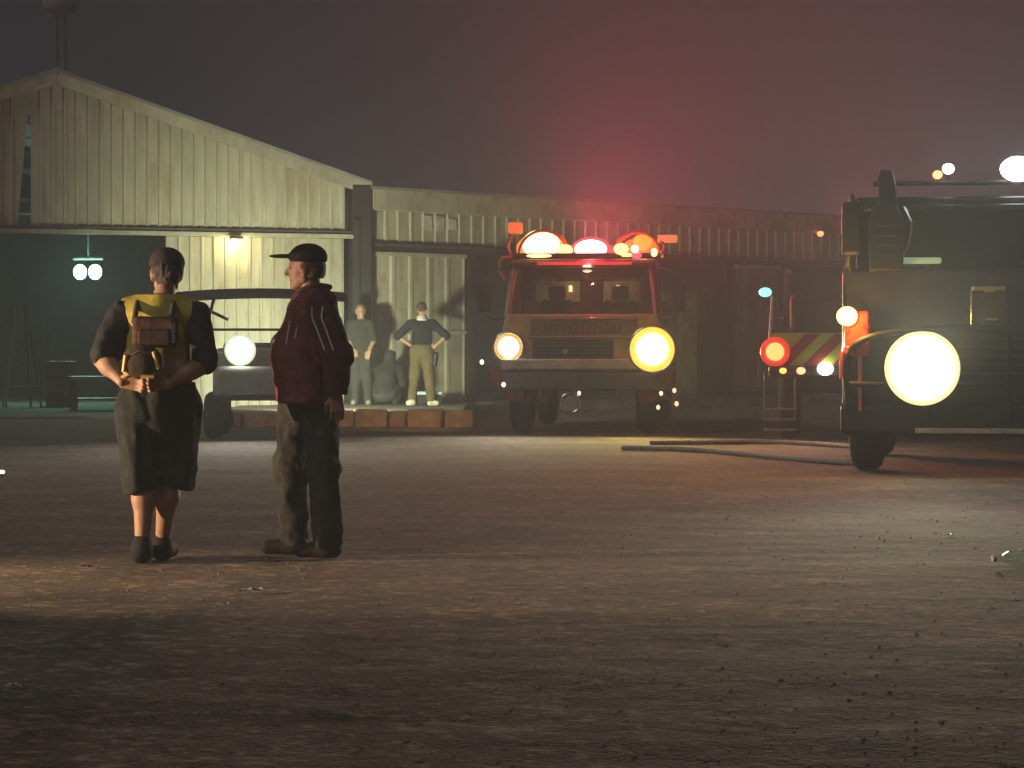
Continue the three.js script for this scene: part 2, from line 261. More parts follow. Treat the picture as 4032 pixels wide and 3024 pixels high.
{ // raised slab in front of the first door, edged with rough sandstone blocks
  const o = struct('apron_slab', flat([[-4.6, -36.15], [-0.78, -36.15], [-0.78, -43.0], [-2.1, -42.0], [-2.9, -41.8], [-4.6, -41.15]], 0.2), mat.concrete, 'raised concrete apron');
  let x = -4.6, i = 0;
  while (x < -0.8) {
    const w = [0.46, 0.14, 0.62, 0.33, 0.71, 0.5, 0.27, 0.55][i % 8], h = 0.22 + 0.06 * hash(i, 5, 5);
    const g = new RoundedBoxGeometry(w - 0.025, h, 0.3, 3, 0.035), p = g.attributes.position;
    for (let k = 0; k < p.count; k++) { const n = 0.022 * noise(p.getX(k) * 7 + i * 9, p.getY(k) * 9, p.getZ(k) * 7); p.setXYZ(k, p.getX(k) + n, p.getY(k) + n * 0.8, p.getZ(k) + n * 1.3); }
    g.computeVertexNormals();
    const b = part(o, 'edge_block', g.translate(x + w / 2, h / 2 - 0.01, -36.02 + 0.05 * (hash(i, 7, 1) - 0.5)), mat.block[i % 3]);
    b.rotation.set(0, 0, 0); x += w; i++;
  }
}
{ // drum on twin posts behind the roof
  const Z = 62, o = thing('elevated_drum', 'round-bottomed drum on two thin posts above the shed roof', 'tank', [wx(240, Z), 0, -Z]);
  const y = 1.2 + (1364 - 60) / F * Z;
  part(o, 'drum', new THREE.LatheGeometry([[0, 0], [0.2, 0.02], [0.36, 0.1], [0.46, 0.24], [0.49, 0.45], [0.49, 1.2], [0.45, 1.3], [0, 1.36]].map((p) => new THREE.Vector2(...p)), 36).translate(0, y, 0), M(0.42, 0.36, 0.27, 0.6, { map: mm(0.8) }));
  for (const s of [-1, 1]) part(o, 'post', bar([s * 0.115, 0, 0], [s * 0.105, y + 0.1, 0], 0.045), mat.steel);
  for (let k = 1; k < 9; k++) part(o, 'cross_bar', bar([-0.11, k, 0], [0.11, k, 0], 0.02), mat.steel);
}

// ------------------------------------------------------------------ vehicles
function wheel(parent, x, y, z, r, w) {
  const g = part(parent, 'wheel', [new THREE.TorusGeometry(r - w * 0.36, w * 0.42, 12, 36).scale(1, 1, 1.2).rotateY(Math.PI / 2).translate(x, y, z)], mat.rubber);
  part(g, 'rim', [cy(r * 0.62, w * 0.5, x, y, z, 'x'), cy(r * 0.2, w * 0.75, x, y, z, 'x')], mat.steel);
  return g;
}
{ // fire truck facing the camera
  const o = thing('fire_truck', 'red and yellow fire truck facing the camera with lit red and amber roof beacons', 'fire truck', [0.955, 0, -33.3], -0.11);
  const shell = (pts, z0, z1) => prism(pts, z0 - z1, z1, 0.03);
  // cab: lower front, side walls, rear wall with two windows, roof
  part(o, 'cab_front', [prism([[-1.06, 0.95], [1.06, 0.95], [1.06, 1.45], [1.02, 1.62], [-1.02, 1.62], [-1.06, 1.45]], 0.1, -0.12, 0.025)], mat.yellow);  // headlamp glow put into the panel colour as olive yellow
  part(o, 'front_panel', [bx(1.46, 0.24, 0.03, 0.02, 1.45, 0.012)], M(0.2, 0.13, 0.05, 0.5, { map: gr(1) }), 'dark band below the windscreen');
  for (const y of [1.585, 1.335]) part(o, 'trim_strip', bx(1.5, 0.03, 0.03, 0.0, y, 0.03), mat.chrome);
  for (let k = 0; k < 13; k++) part(o, 'lettering_fin', bx(0.035, 0.13, 0.025, -0.5 + k * 0.085, 1.45, 0.032), mat.steel);  // plain fins standing in for unreadable lettering
  const grille = part(o, 'grille', bx(1.12, 0.27, 0.03, -0.12, 1.155, 0.012), mat.black);
  for (let k = 0; k < 5; k++) part(grille, 'slat', bx(1.08, 0.014, 0.02, -0.12, 1.055 + k * 0.05, 0.033, 0.004), mat.steel);
  part(grille, 'badge', cy(0.04, 0.02, -0.22, 1.13, 0.05, 'z'), mat.chrome);
  for (const s of [-1, 1]) {
    const d = part(o, 'door', [bx(0.06, 1.0, 1.35, s * 1.03, 1.1, -0.85), bx(0.05, 0.75, 0.08, s * 0.995, 1.98, -1.48), bx(0.05, 0.06, 1.35, s * 0.985, 2.31, -0.85)], mat.red);
    part(d, 'door_window', bx(0.008, 0.66, 1.2, s * 1.0, 1.95, -0.85), mat.glass);
    part(d, 'handle', bx(0.03, 0.03, 0.16, s * 1.07, 1.35, -1.35), mat.chrome);
    part(o, 'windscreen_pillar', bar([s * 1.03, 1.6, -0.06], [s * 0.95, 2.34, -0.26], 0.045), mat.red);
    const m = part(o, 'wing_mirror', bx(0.17, 0.36, 0.05, s * 1.33, 1.86, 0.03), mat.black);
    part(m, 'mirror_arm', [tube([[s * 1.02, 2.28, -0.2], [s * 1.2, 2.25, 0.02], [s * 1.33, 2.12, 0.03], [s * 1.33, 2.0, 0.03]], 0.016), tube([[s * 1.05, 1.6, -0.1], [s * 1.25, 1.6, 0.02], [s * 1.33, 1.68, 0.03]], 0.016)], mat.steel);
  }
  part(o, 'cab_roof', [bx(2.02, 0.09, 1.5, 0, 2.36, -0.87, 0.04), bx(1.96, 0.05, 0.3, 0, 2.345, -0.05, 0.02)], mat.red);
  part(o, 'cab_rear_wall', [bx(2.0, 1.1, 0.05, 0, 1.28, -1.53), bx(2.0, 0.14, 0.05, 0, 2.26, -1.53), bx(0.2, 0.5, 0.05, -0.9, 1.99, -1.53), bx(0.3, 0.5, 0.05, 0.03, 1.99, -1.53), bx(0.24, 0.5, 0.05, 0.88, 1.99, -1.53)], M(0.16, 0.03, 0.03, 0.7, { map: gr(1) }));
  for (const [x, w] of [[-0.46, 0.66], [0.46, 0.56]]) part(o, 'rear_panel', bx(w - 0.02, 0.3, 0.03, x, 1.99, -1.53), mat.cream, 'pale panel behind the seats');
  for (const x of [-0.28, 0.4]) part(o, 'cab_lamp', bx(0.05, 0.09, 0.03, x, 2.03, -1.49, 0.01), glow(1, 0.66, 0.25, 2));
  point(o, 0, 2.2, -1.0, [1, 0.66, 0.34], 0.35, 3);
  part(o, 'ceiling_lamp', dome(0.05, 1.4, 0.4, 1.4, 0, 2.27, -1.0), glow(1, 0.7, 0.4, 1));
  const ws = part(o, 'windscreen', new THREE.BoxGeometry(1.9, 0.74, 0.008).rotateX(-0.265).translate(0, 1.97, -0.15), mat.glass);
  for (const x of [-0.42, 0.44]) part(ws, 'wiper', bar([x, 1.64, -0.03], [x - 0.1, 1.86, -0.085], 0.01), mat.black);
  for (const x of [-0.45, 0.45]) { const s = part(o, 'seat', [bx(0.46, 0.62, 0.14, x, 1.55, -1.2, 0.05)], mat.canvas); part(s, 'headrest', bx(0.24, 0.2, 0.1, x, 1.96, -1.22, 0.04), mat.canvas); }
  part(o, 'steering_wheel', ring(0.2, 0.018, 0.45, 1.6, -0.5), mat.black);
  part(o, 'dashboard', bx(1.9, 0.2, 0.35, 0, 1.52, -0.35, 0.05), mat.black);
  part(o, 'bumper', [bx(2.2, 0.15, 0.16, 0, 0.955, 0.06, 0.03)], mat.cream, 'cream bumper bar');
  const low = part(o, 'lower_bumper', [bx(2.14, 0.26, 0.2, 0, 0.72, 0.02, 0.04)], mat.steel);
  part(low, 'tow_ring', [ring(0.135, 0.022, -0.15, 0.42, 0.06), cy(0.1, 0.06, -0.15, 0.42, 0.02, 'z')], mat.chrome);
  for (const x of [-0.55, 0.5]) part(low, 'tow_hook', tube([[x, 0.6, 0.1], [x, 0.5, 0.16], [x + 0.07, 0.45, 0.16], [x + 0.12, 0.5, 0.14]], 0.02), mat.steel);
  for (const [x, y, c, k] of [[-1.36, 0.985, [1, 0.85, 0.4], 4], [-1.06, 0.675, [1, 0.9, 0.7], 4], [-0.02, 0.56, [1, 0.9, 0.8], 1.2], [1.1, 0.56, [1, 0.75, 0.5], 1.5], [1.28, 0.6, [1, 0.55, 0.3], 2], [1.31, 0.42, [1, 0.4, 0.22], 3], [1.06, 0.37, [1, 0.6, 0.35], 2]])
    part(o, 'marker_lamp', [dome(0.026, 1, 1.25, 0.7, x, y, 0.16)], glow(...c, k));
  spot(o, [-1.42, 0.985, 0.16], [-3.4, 0.05, -2.6], [1, 0.55, 0.2], 16, 0.6, 0.9, 2);
  for (const s of [-1, 1]) part(o, 'step_guard', [bx(0.4, 0.3, 0.5, s * 1.08, 0.78, -0.3, 0.04)], mat.red);
  part(o, 'marker_bracket', [bar([-1.36, 0.96, 0.1], [-1.05, 0.9, 0.05], 0.016), bar([1.31, 0.38, 0.12], [1.05, 0.62, 0.05], 0.016), bar([1.28, 0.6, 0.12], [1.05, 0.66, 0.05], 0.014)], mat.steel);
  // headlamps
  for (const [x, y, r, c, k, I, z0 = x > 0 ? 0.1 : 0] of [[-1.0, 1.19, 0.19, [1, 0.93, 0.72], 16, 42], [0.98, 1.16, 0.3, [1, 0.74, 0.22], 10, 62]]) {
    const h = part(o, 'headlight', [cy(r + 0.03, 0.12, x, y, 0.02 + z0, 'z'), ring(r + 0.015, 0.02, x, y, 0.085 + z0)], mat.chrome);
    part(h, 'lamp_lens', dome(r * 0.74, 1, 1, 0.36, x, y, 0.085 + z0), glow(...c, k));
    part(h, 'amber_halo', ring(r * 0.86, r * 0.15, x, y, 0.075 + z0), glow(1, 0.42, 0.05, x > 0 ? 2.2 : 1.1), 'amber ring added as the orange halo of the headlight');  // glowing ring paints the orange halo round the headlamp
    spot(o, [x, y, 0.09 + r * 0.3 + z0], [x * 1.3, 0.9, 20], c, I, 1.15, 1, 6);
  }
  // roof light rig
  const rig = part(o, 'light_bar', [bx(2.06, 0.07, 0.3, 0.03, 2.45, -0.5, 0.03), bx(0.06, 0.1, 0.2, -0.7, 2.4, -0.5), bx(0.06, 0.1, 0.2, 0.75, 2.4, -0.5), bar([-1.0, 2.48, -0.38], [1.06, 2.48, -0.38], 0.02)], mat.black);
  for (const [x, R] of [[-0.57, 0.34], [0.74, 0.32]]) part(rig, 'hoop_guard', [ring(R, 0.022, x, 2.47, -0.42, 'z', Math.PI), ring(R, 0.022, x, 2.47, -0.66, 'z', Math.PI), bar([x, 2.47 + R, -0.42], [x, 2.47 + R, -0.66], 0.016)], M(0.5, 0.08, 0.02, 0.4));
  part(rig, 'end_guard', [tube([[-1.0, 2.46, -0.38], [-1.06, 2.6, -0.38], [-0.98, 2.76, -0.4], [-0.9, 2.84, -0.4]], 0.022), tube([[-1.0, 2.44, -0.36], [-1.14, 2.42, -0.3], [-1.16, 2.26, -0.25], [-1.08, 2.12, -0.22]], 0.022), tube([[1.06, 2.46, -0.38], [1.12, 2.58, -0.38], [1.02, 2.72, -0.4]], 0.022)], M(0.5, 0.16, 0.04, 0.4));
  const bulb = (name, x, y, r, sx, sy, c, k, I, z = -0.42, lc = c) => { part(rig, name, dome(r, sx, sy, 0.6, x, y, z), glow(...c, k)); if (I) point(o, x, y + r * sy * 0.5, z, lc, I, 5); };
  part(rig, 'added_red_bar', bx(2.0, 0.13, 0.08, 0.04, 2.55, -0.72, 0.03), glow(1, 0.06, 0.03, 0.8));  // glowing bar added to join up the red glow along the roof
  for (const [x, y, rr, c] of [[-0.62, 2.58, 0.37, [1, 0.36, 0.05]], [0.08, 2.55, 0.32, [1, 0.07, 0.09]], [0.78, 2.56, 0.3, [1, 0.2, 0.03]]]) part(rig, 'beacon_halo', new THREE.SphereGeometry(rr, 28, 12, 0, Math.PI * 2, 0, Math.PI / 2).scale(1.05, 0.95, 0.2).translate(x, y - 0.12, -0.64), glow(...c, 1.0), 'glowing shell added as the coloured halo of the beacon');  // emissive shells paint the coloured halo round each beacon
  bulb('amber_beacon', -0.62, 2.63, 0.24, 1.1, 0.85, [1, 0.7, 0.25], 6, 26, -0.6, [1, 0.42, 0.1]);
  bulb('amber_beacon', -0.27, 2.54, 0.09, 1.2, 0.9, [1, 0.6, 0.12], 5, 0);
  bulb('red_beacon', 0.08, 2.56, 0.18, 1.25, 0.72, [1, 0.62, 0.55], 9, 34, -0.6, [1, 0.06, 0.07]);
  bulb('amber_beacon', 0.52, 2.55, 0.09, 1.1, 0.85, [1, 0.5, 0.08], 7, 0, -0.36);
  bulb('white_lamp', 0.71, 2.55, 0.05, 1, 1, [1, 0.75, 0.7], 8, 0, -0.34);
  bulb('red_lamp', 0.73, 2.46, 0.07, 1.1, 0.6, [1, 0.05, 0.08], 3, 0, -0.34);
  bulb('amber_beacon', 0.80, 2.62, 0.16, 1.0, 0.9, [1, 0.28, 0.03], 1.6, 9, -0.66, [1, 0.35, 0.06]);
  bulb('amber_lamp', -0.62, 2.46, 0.05, 3.5, 0.5, [1, 0.7, 0.2], 4, 0, -0.34);
  bulb('amber_lamp', 0.98, 2.5, 0.045, 1, 1.3, [1, 0.5, 0.2], 4, 0, -0.34);
  bulb('amber_lamp', 0.6, 2.465, 0.04, 2, 0.6, [1, 0.7, 0.1], 4, 0, -0.33);
  spot(o, [0.08, 2.62, -0.2], [3.2, 6.8, 4.5], [1, 0.05, 0.1], 360, 1.12, 1, 6);
  spot(o, [-0.6, 2.68, -0.2], [-0.6, 5.6, 6], [1, 0.4, 0.08], 40, 1.0, 1, 6);
  part(rig, 'outrigger_lamp', bx(0.2, 0.16, 0.1, -0.96, 2.85, -0.42, 0.03), glow(1, 0.16, 0.04, 0.9), 'red square lamp at the end of the roof bar');
  part(rig, 'outrigger_lamp', bx(0.28, 0.11, 0.1, 1.16, 2.69, -0.42, 0.03), glow(1, 0.25, 0.09, 0.8), 'orange lamp at the end of the roof bar');
  part(rig, 'red_glow_strip', bx(1.3, 0.035, 0.03, 0.05, 2.335, 0.12, 0.012), glow(1, 0.04, 0.05, 0.7)); point(o, 0.1, 2.36, 0.3, [1, 0.05, 0.08], 1.6, 0.5);  // strip and point added for the red reflection along the cab edge
  part(rig, 'outrigger_arm', [bar([-0.96, 2.5, -0.42], [-0.96, 2.8, -0.42], 0.018), bar([1.04, 2.48, -0.42], [1.1, 2.66, -0.42], 0.018)], mat.steel);
  // body and running gear
  part(o, 'chassis', [bx(0.9, 0.18, 5.6, 0, 0.72, -2.9)], mat.black);
  part(o, 'locker_body', [bx(2.12, 1.05, 3.9, 0, 1.33, -3.7, 0.03)], mat.red);
  for (const s of [-1, 1]) for (let k = 0; k < 3; k++) part(o, 'locker_door', bx(0.02, 0.8, 1.1, s * 1.068, 1.35, -2.4 - k * 1.25, 0.006), mat.chrome);
  part(o, 'hose_reel', [cy(0.3, 0.6, 0.3, 2.0, -4.6, 'x'), ring(0.33, 0.03, 0.0, 2.0, -4.6, 'x'), ring(0.33, 0.03, 0.6, 2.0, -4.6, 'x')], mat.steel);
  for (const [x, z] of [[-0.88, -0.65], [0.88, -0.65], [-0.88, -4.3], [0.88, -4.3]]) wheel(o, x, 0.45, z, 0.45, 0.3);
  for (const s of [-1, 1]) part(o, 'mudguard', new THREE.TorusGeometry(0.53, 0.05, 8, 20, Math.PI).scale(1, 1, 3).rotateY(Math.PI / 2).translate(s * 0.93, 0.45, -0.65), mat.red);
}
{ // dark truck close by, facing the camera with its lamps on
  const o = thing('dark_truck', 'dark truck with one blinding lamp widened to its glare and roof lights, cut by the frame', 'truck', [4.25, 0, -22.5], -0.187);
  part(o, 'cab_front', [bx(2.36, 1.3, 0.14, 0, 1.28, -0.12, 0.05)], mat.navy);
  for (const s of [-1, 1]) part(o, 'cab_side', [bx(0.07, 1.35, 1.9, s * 1.13, 1.28, -1.1, 0.03), bx(0.06, 0.1, 1.9, s * 1.02, 2.5, -1.1), bx(0.07, 0.66, 0.12, s * 1.05, 2.22, -1.98)], mat.navy);
  part(o, 'cab_rear_wall', bx(2.2, 1.9, 0.06, 0, 1.6, -2.05), mat.navy);
  part(o, 'cab_roof', [bx(2.14, 0.12, 1.9, 0, 2.55, -1.15, 0.05), bx(2.0, 0.06, 0.2, 0, 2.5, -0.22, 0.03)], mat.navy);
  for (const s of [-1, 1]) part(o, 'windscreen_pillar', bar([s * 1.12, 1.92, -0.08], [s * 1.02, 2.52, -0.28], 0.05), mat.navy);
  const ws = part(o, 'windscreen', new THREE.BoxGeometry(2.06, 0.64, 0.008).rotateX(-0.3).translate(0, 2.22, -0.18), mat.tinted);
  for (const x of [-0.4, 0.5]) part(ws, 'wiper', bar([x, 1.95, -0.06], [x - 0.35, 2.12, -0.11], 0.012), mat.black);
  part(o, 'dashboard', bx(2.1, 0.25, 0.4, 0, 1.86, -0.4, 0.06), mat.black);
  for (const x of [-0.5, 0.5]) part(o, 'seat', [bx(0.5, 0.7, 0.15, x, 1.8, -1.4, 0.06), bx(0.26, 0.2, 0.1, x, 2.24, -1.42, 0.04)], mat.canvas);
  const gp = part(o, 'grille', bx(1.5, 0.5, 0.04, 0.1, 1.15, -0.03), mat.black);
  for (let k = 0; k < 6; k++) part(gp, 'slat', bx(1.46, 0.018, 0.03, 0.1, 0.95 + k * 0.08, -0.005, 0.005), mat.steel);
  const hatch = part(o, 'access_hatch', bx(0.34, 0.46, 0.03, 0.18, 1.53, -0.04, 0.02), mat.steel);
  part(hatch, 'grab_rail', [bx(0.31, 0.045, 0.05, 0.18, 1.735, 0.0, 0.015), bx(0.1, 0.03, 0.02, 0.18, 1.715, 0.025)], M(0.75, 0.6, 0.3, 0.3, { metalness: 0.8 }), 'brassy rail along the top of the hatch');
  part(hatch, 'latch', bx(0.12, 0.028, 0.03, 0.2, 1.45, -0.015), M(0.7, 0.6, 0.35, 0.3, { metalness: 0.8 }));
  part(hatch, 'hatch_edge', bx(0.02, 0.46, 0.04, 0.015, 1.53, -0.03), mat.chrome);
  part(o, 'pale_strip', bx(0.44, 0.06, 0.05, -0.48, 2.0, -0.02, 0.02), glow(0.55, 0.75, 0.42, 0.35), 'pale bar with a faint glow below the windscreen');  // unlit bar with a weak green-yellow glow put into its colour
  const bb = part(o, 'bull_bar', [tube([[-1.1, 0.55, 0.1], [-1.1, 1.15, 0.22], [-0.85, 1.3, 0.28], [0.85, 1.3, 0.28], [1.1, 1.15, 0.22], [1.1, 0.55, 0.1]], 0.035, 10, 60), bar([-1.1, 0.85, 0.18], [1.1, 0.85, 0.18], 0.03), bar([-0.35, 0.55, 0.16], [-0.35, 1.3, 0.28], 0.028), bar([0.35, 0.55, 0.16], [0.35, 1.3, 0.28], 0.028)], mat.black);
  part(o, 'bumper', [bx(2.38, 0.3, 0.26, 0, 0.52, 0.0, 0.06)], mat.black);
  part(o, 'bumper_strip', bx(1.6, 0.05, 0.03, 0.3, 0.42, 0.14, 0.01), mat.cream);
  // driving lamp on the bull bar, disc widened to the size of its glare
  for (const [x, y, r, k] of [[-0.43, 1.0, 0.33, 30]]) {
    const h = part(bb, 'wide_glare_lamp', [cy(r * 0.8, 0.14, x, y, 0.24, 'z', r + 0.015), ring(r + 0.006, 0.012, x, y, 0.31)], mat.black);
    part(h, 'lamp_lens', dome(r * 0.88, 1, 1, 0.3, x, y, 0.31), glow(1, 0.98, 0.78, k));
    part(h, 'halo_ring', ring(r * 0.95, r * 0.1, x, y, 0.31), glow(1, 0.93, 0.42, 1.1));  // dim yellow ring paints the soft edge of the glare
  }
  spot(o, [-0.4, 1.0, 0.42], [-0.6, 12, 24], [1, 0.98, 0.6], 210, 0.76, 1, 10);
  for (const s of [-1, 1]) part(o, 'headlight', [bx(0.34, 0.2, 0.05, s * 0.96, 1.0, -0.03, 0.02)], mat.glass);
  // roof lamps
  const rb = part(o, 'roof_bar', [bar([-0.9, 2.74, -0.3], [0.95, 2.74, -0.3], 0.024), bar([-0.7, 2.55, -0.35], [-0.7, 2.74, -0.3], 0.02), bar([0.7, 2.55, -0.35], [0.7, 2.74, -0.3], 0.02)], mat.steel);
  for (const [x, y, r, sx, c, k, I] of [[-0.2, 2.87, 0.055, 1, [1, 1, 0.98], 14, 4], [0.44, 2.86, 0.13, 1.25, [1, 1, 0.97], 18, 12]]) {
    part(rb, 'work_lamp', [cy(r, 0.1, x, y, -0.32, 'z', r * 1.1), bar([x, 2.74, -0.3], [x, y - r, -0.3], 0.018)], mat.black);
    part(rb, 'lamp_lens', dome(r, sx, 0.9, 0.35, x, y, -0.26), glow(...c, k)); spot(o, [x, y, -0.17], [x, y + 0.6, 6], c, I * 2, 1.2, 1, 3);
  }
  part(rb, 'red_lamp', dome(0.045, 1, 0.9, 0.7, -0.3, 2.815, -0.27), glow(1, 0.24, 0.08, 5)); part(rb, 'lamp_stem', bar([-0.3, 2.74, -0.3], [-0.3, 2.79, -0.29], 0.016), mat.black);
  // mirror, intake stack and curved rail on the left of the cab
  const m = part(o, 'wing_mirror', [bx(0.18, 0.5, 0.1, -1.09, 2.3, 0.02, 0.05)], mat.black);
  part(m, 'mirror_arm', [tube([[-1.05, 2.48, -0.25], [-1.09, 2.62, -0.05], [-1.09, 2.5, 0.0]], 0.018), tube([[-1.1, 1.9, -0.1], [-1.12, 1.98, 0.0], [-1.09, 2.1, 0.02]], 0.018)], mat.steel);
  const st = part(o, 'intake_stack', [prism([[-0.9, 1.92], [-0.63, 1.92], [-0.62, 2.36], [-0.67, 2.48], [-0.86, 2.48], [-0.91, 2.36]], 0.16, -0.02, 0.02)], mat.black);
  part(st, 'stack_head', [prism([[-0.81, 2.46], [-0.68, 2.46], [-0.69, 2.70], [-0.72, 2.82], [-0.8, 2.83], [-0.83, 2.76]], 0.11, 0.0, 0.015)], mat.black);
  for (let k = 0; k < 4; k++) part(st, 'louvre', bx(0.2, 0.02, 0.02, -0.765, 2.05 + k * 0.09, 0.165, 0.005), mat.plastic);
  part(o, 'grab_rail', tube([[-0.6, 2.5, 0.02], [-0.54, 2.36, 0.08], [-0.56, 2.16, 0.09], [-0.66, 2.0, 0.03]], 0.014), mat.chrome);
  // red-housed amber indicator and hand rails on the front corner
  const ind = part(o, 'indicator_housing', [bx(0.24, 0.42, 0.14, -1.03, 1.32, 0.14, 0.04), bx(0.1, 0.1, 0.1, -1.1, 1.16, 0.2, 0.03)], M(0.62, 0.04, 0.015, 0.35), 'red plastic indicator housing');
  part(ind, 'amber_lamp', dome(0.095, 1, 0.95, 0.5, -1.12, 1.48, 0.24), glow(1, 0.6, 0.1, 9)); point(o, -1.12, 1.48, 0.34, [1, 0.42, 0.06], 4, 3);
  for (const [x, y] of [[-1.12, 1.35], [-0.95, 1.38], [-1.1, 1.2], [-0.96, 1.2]]) part(ind, 'reflector', cy(0.025, 0.02, x, y, 0.215, 'z'), mat.redLens);
  for (const [x, y0] of [[-1.18, 0.9], [-1.0, 0.6]]) part(o, 'hand_rail', bar([x, y0, 0.16], [x, 1.16, 0.16], 0.018), M(0.6, 0.12, 0.05, 0.3, { metalness: 0.4 }));  // rails coloured red for the glow of the lamp above
  for (const [x, z] of [[-0.98, -0.9], [0.98, -0.9], [-0.98, -4.4], [0.98, -4.4]]) wheel(o, x, 0.48, z, 0.48, 0.32);
  part(o, 'chassis', bx(0.95, 0.2, 5.3, 0, 0.75, -2.9), mat.black);
  part(o, 'cargo_body', bx(2.3, 1.3, 3.1, 0, 1.55, -3.8, 0.03), mat.navy);
}
{ // truck seen from behind with chevron tailboard
  const Z = 30.4, k = F / Z, o = thing('chevron_truck', 'truck seen from behind with yellow and red chevron tailboard and red tail lamps', 'truck', [wx(3380, Z), 0, -Z], -0.11);
  const lx = (px) => (px - 3380) / k, ly = (py) => 1.2 - (py - 1364) / k;
  const W = 1.12;
  const tb = part(o, 'tailboard', bx(2 * W - 0.08, 0.42, 0.05, 0, ly(1376), 0.0), mat.retroY, 'yellow reflective tailboard');
  const y0 = ly(1376) - 0.2, y1 = ly(1376) + 0.2;
  for (let i = 0; i < 6; i++) { const x = -1.05 + i * 0.36; if (x + 0.56 < W) part(tb, 'chevron_stripe', prism([[x, y0], [x + 0.18, y0], [x + 0.58, y1], [x + 0.4, y1]], 0.006, 0.027), mat.retroR); }
  for (const s of [-1, 1]) {
    const t = part(o, 'tail_lamp', [cy(0.16, 0.08, s * 1.04, ly(1385), 0.03, 'z')], mat.black);
    part(t, 'halo_ring', ring(0.15, 0.035, s * 1.04, ly(1385), 0.06), s < 0 ? glow(1, 0.05, 0.02, 0.8) : mat.redLens);  // left ring glows red as the painted halo, right one is unlit
    part(t, 'lamp_lens', dome(0.115, 1, 1, 0.4, s * 1.04, ly(1385), 0.07), glow(1, 0.17, 0.045, s < 0 ? 5 : 1)); if (s < 0) spot(o, [s * 1.04, ly(1385), 0.14], [s * 1.04, 1.2, 6], [1, 0.08, 0.03], 14, 1.3, 1, 5);
  }
  for (const [px, py, c, e, r] of [[3085, 1460, [1, 0.3, 0.05], 4, 0.04], [3155, 1460, [1, 0.25, 0.12], 4, 0.05], [3250, 1452, [0.95, 1, 1], 12, 0.09]]) { part(o, 'small_lamp', dome(r, 1.1, 0.9, 0.5, lx(px), ly(py), 0.1), glow(...c, e)); }
  spot(o, [lx(3250), ly(1452), 0.17], [lx(3250), 0.2, 6], [0.95, 1, 1], 5, 0.9, 1, 3);
  part(o, 'rear_beam', bx(2 * W, 0.14, 0.14, 0, ly(1462), 0.02, 0.03), mat.steel);
  for (let i = 0; i < 3; i++) part(o, 'step_tread', bx(0.4, 0.035, 0.2, lx(3075), ly(1610) - i * 0.13, 0.05), mat.chrome);
  part(o, 'step_hanger', [bar([lx(3075) - 0.19, ly(1462), 0.05], [lx(3075) - 0.19, 0.3, 0.05], 0.016), bar([lx(3075) + 0.19, ly(1462), 0.05], [lx(3075) + 0.19, 0.3, 0.05], 0.016)], mat.steel);
  part(o, 'tray', bx(2 * W - 0.04, 0.1, 3.2, 0, 0.95, -1.62), mat.steel);
  for (const s of [-1, 1]) part(o, 'tray_side', bx(0.05, 0.42, 3.1, s * (W - 0.05), 1.2, -1.6), mat.dark);
  part(o, 'water_tank', bx(1.7, 0.85, 1.9, 0, 1.45, -1.7, 0.08), mat.dark);
  part(o, 'cab', [bx(2.0, 1.1, 1.5, 0, 1.1, -4.1, 0.08), bx(1.86, 0.75, 1.25, 0, 1.95, -4.0, 0.12)], mat.navy);
  for (const [x, z] of [[-0.85, -1.4], [0.85, -1.4], [-0.85, -4.2], [0.85, -4.2]]) wheel(o, x, 0.42, z, 0.42, 0.3);
  const mast = part(o, 'lamp_pole', bar([lx(3032), ly(1370), 0.02], [lx(3044), ly(1165), 0.02], 0.022), mat.white);
  part(mast, 'teal_lamp', [dome(0.075, 1.1, 0.8, 0.8, lx(3015), ly(1150), 0.02)], glow(0.32, 0.95, 0.85, 1.6)); 
}
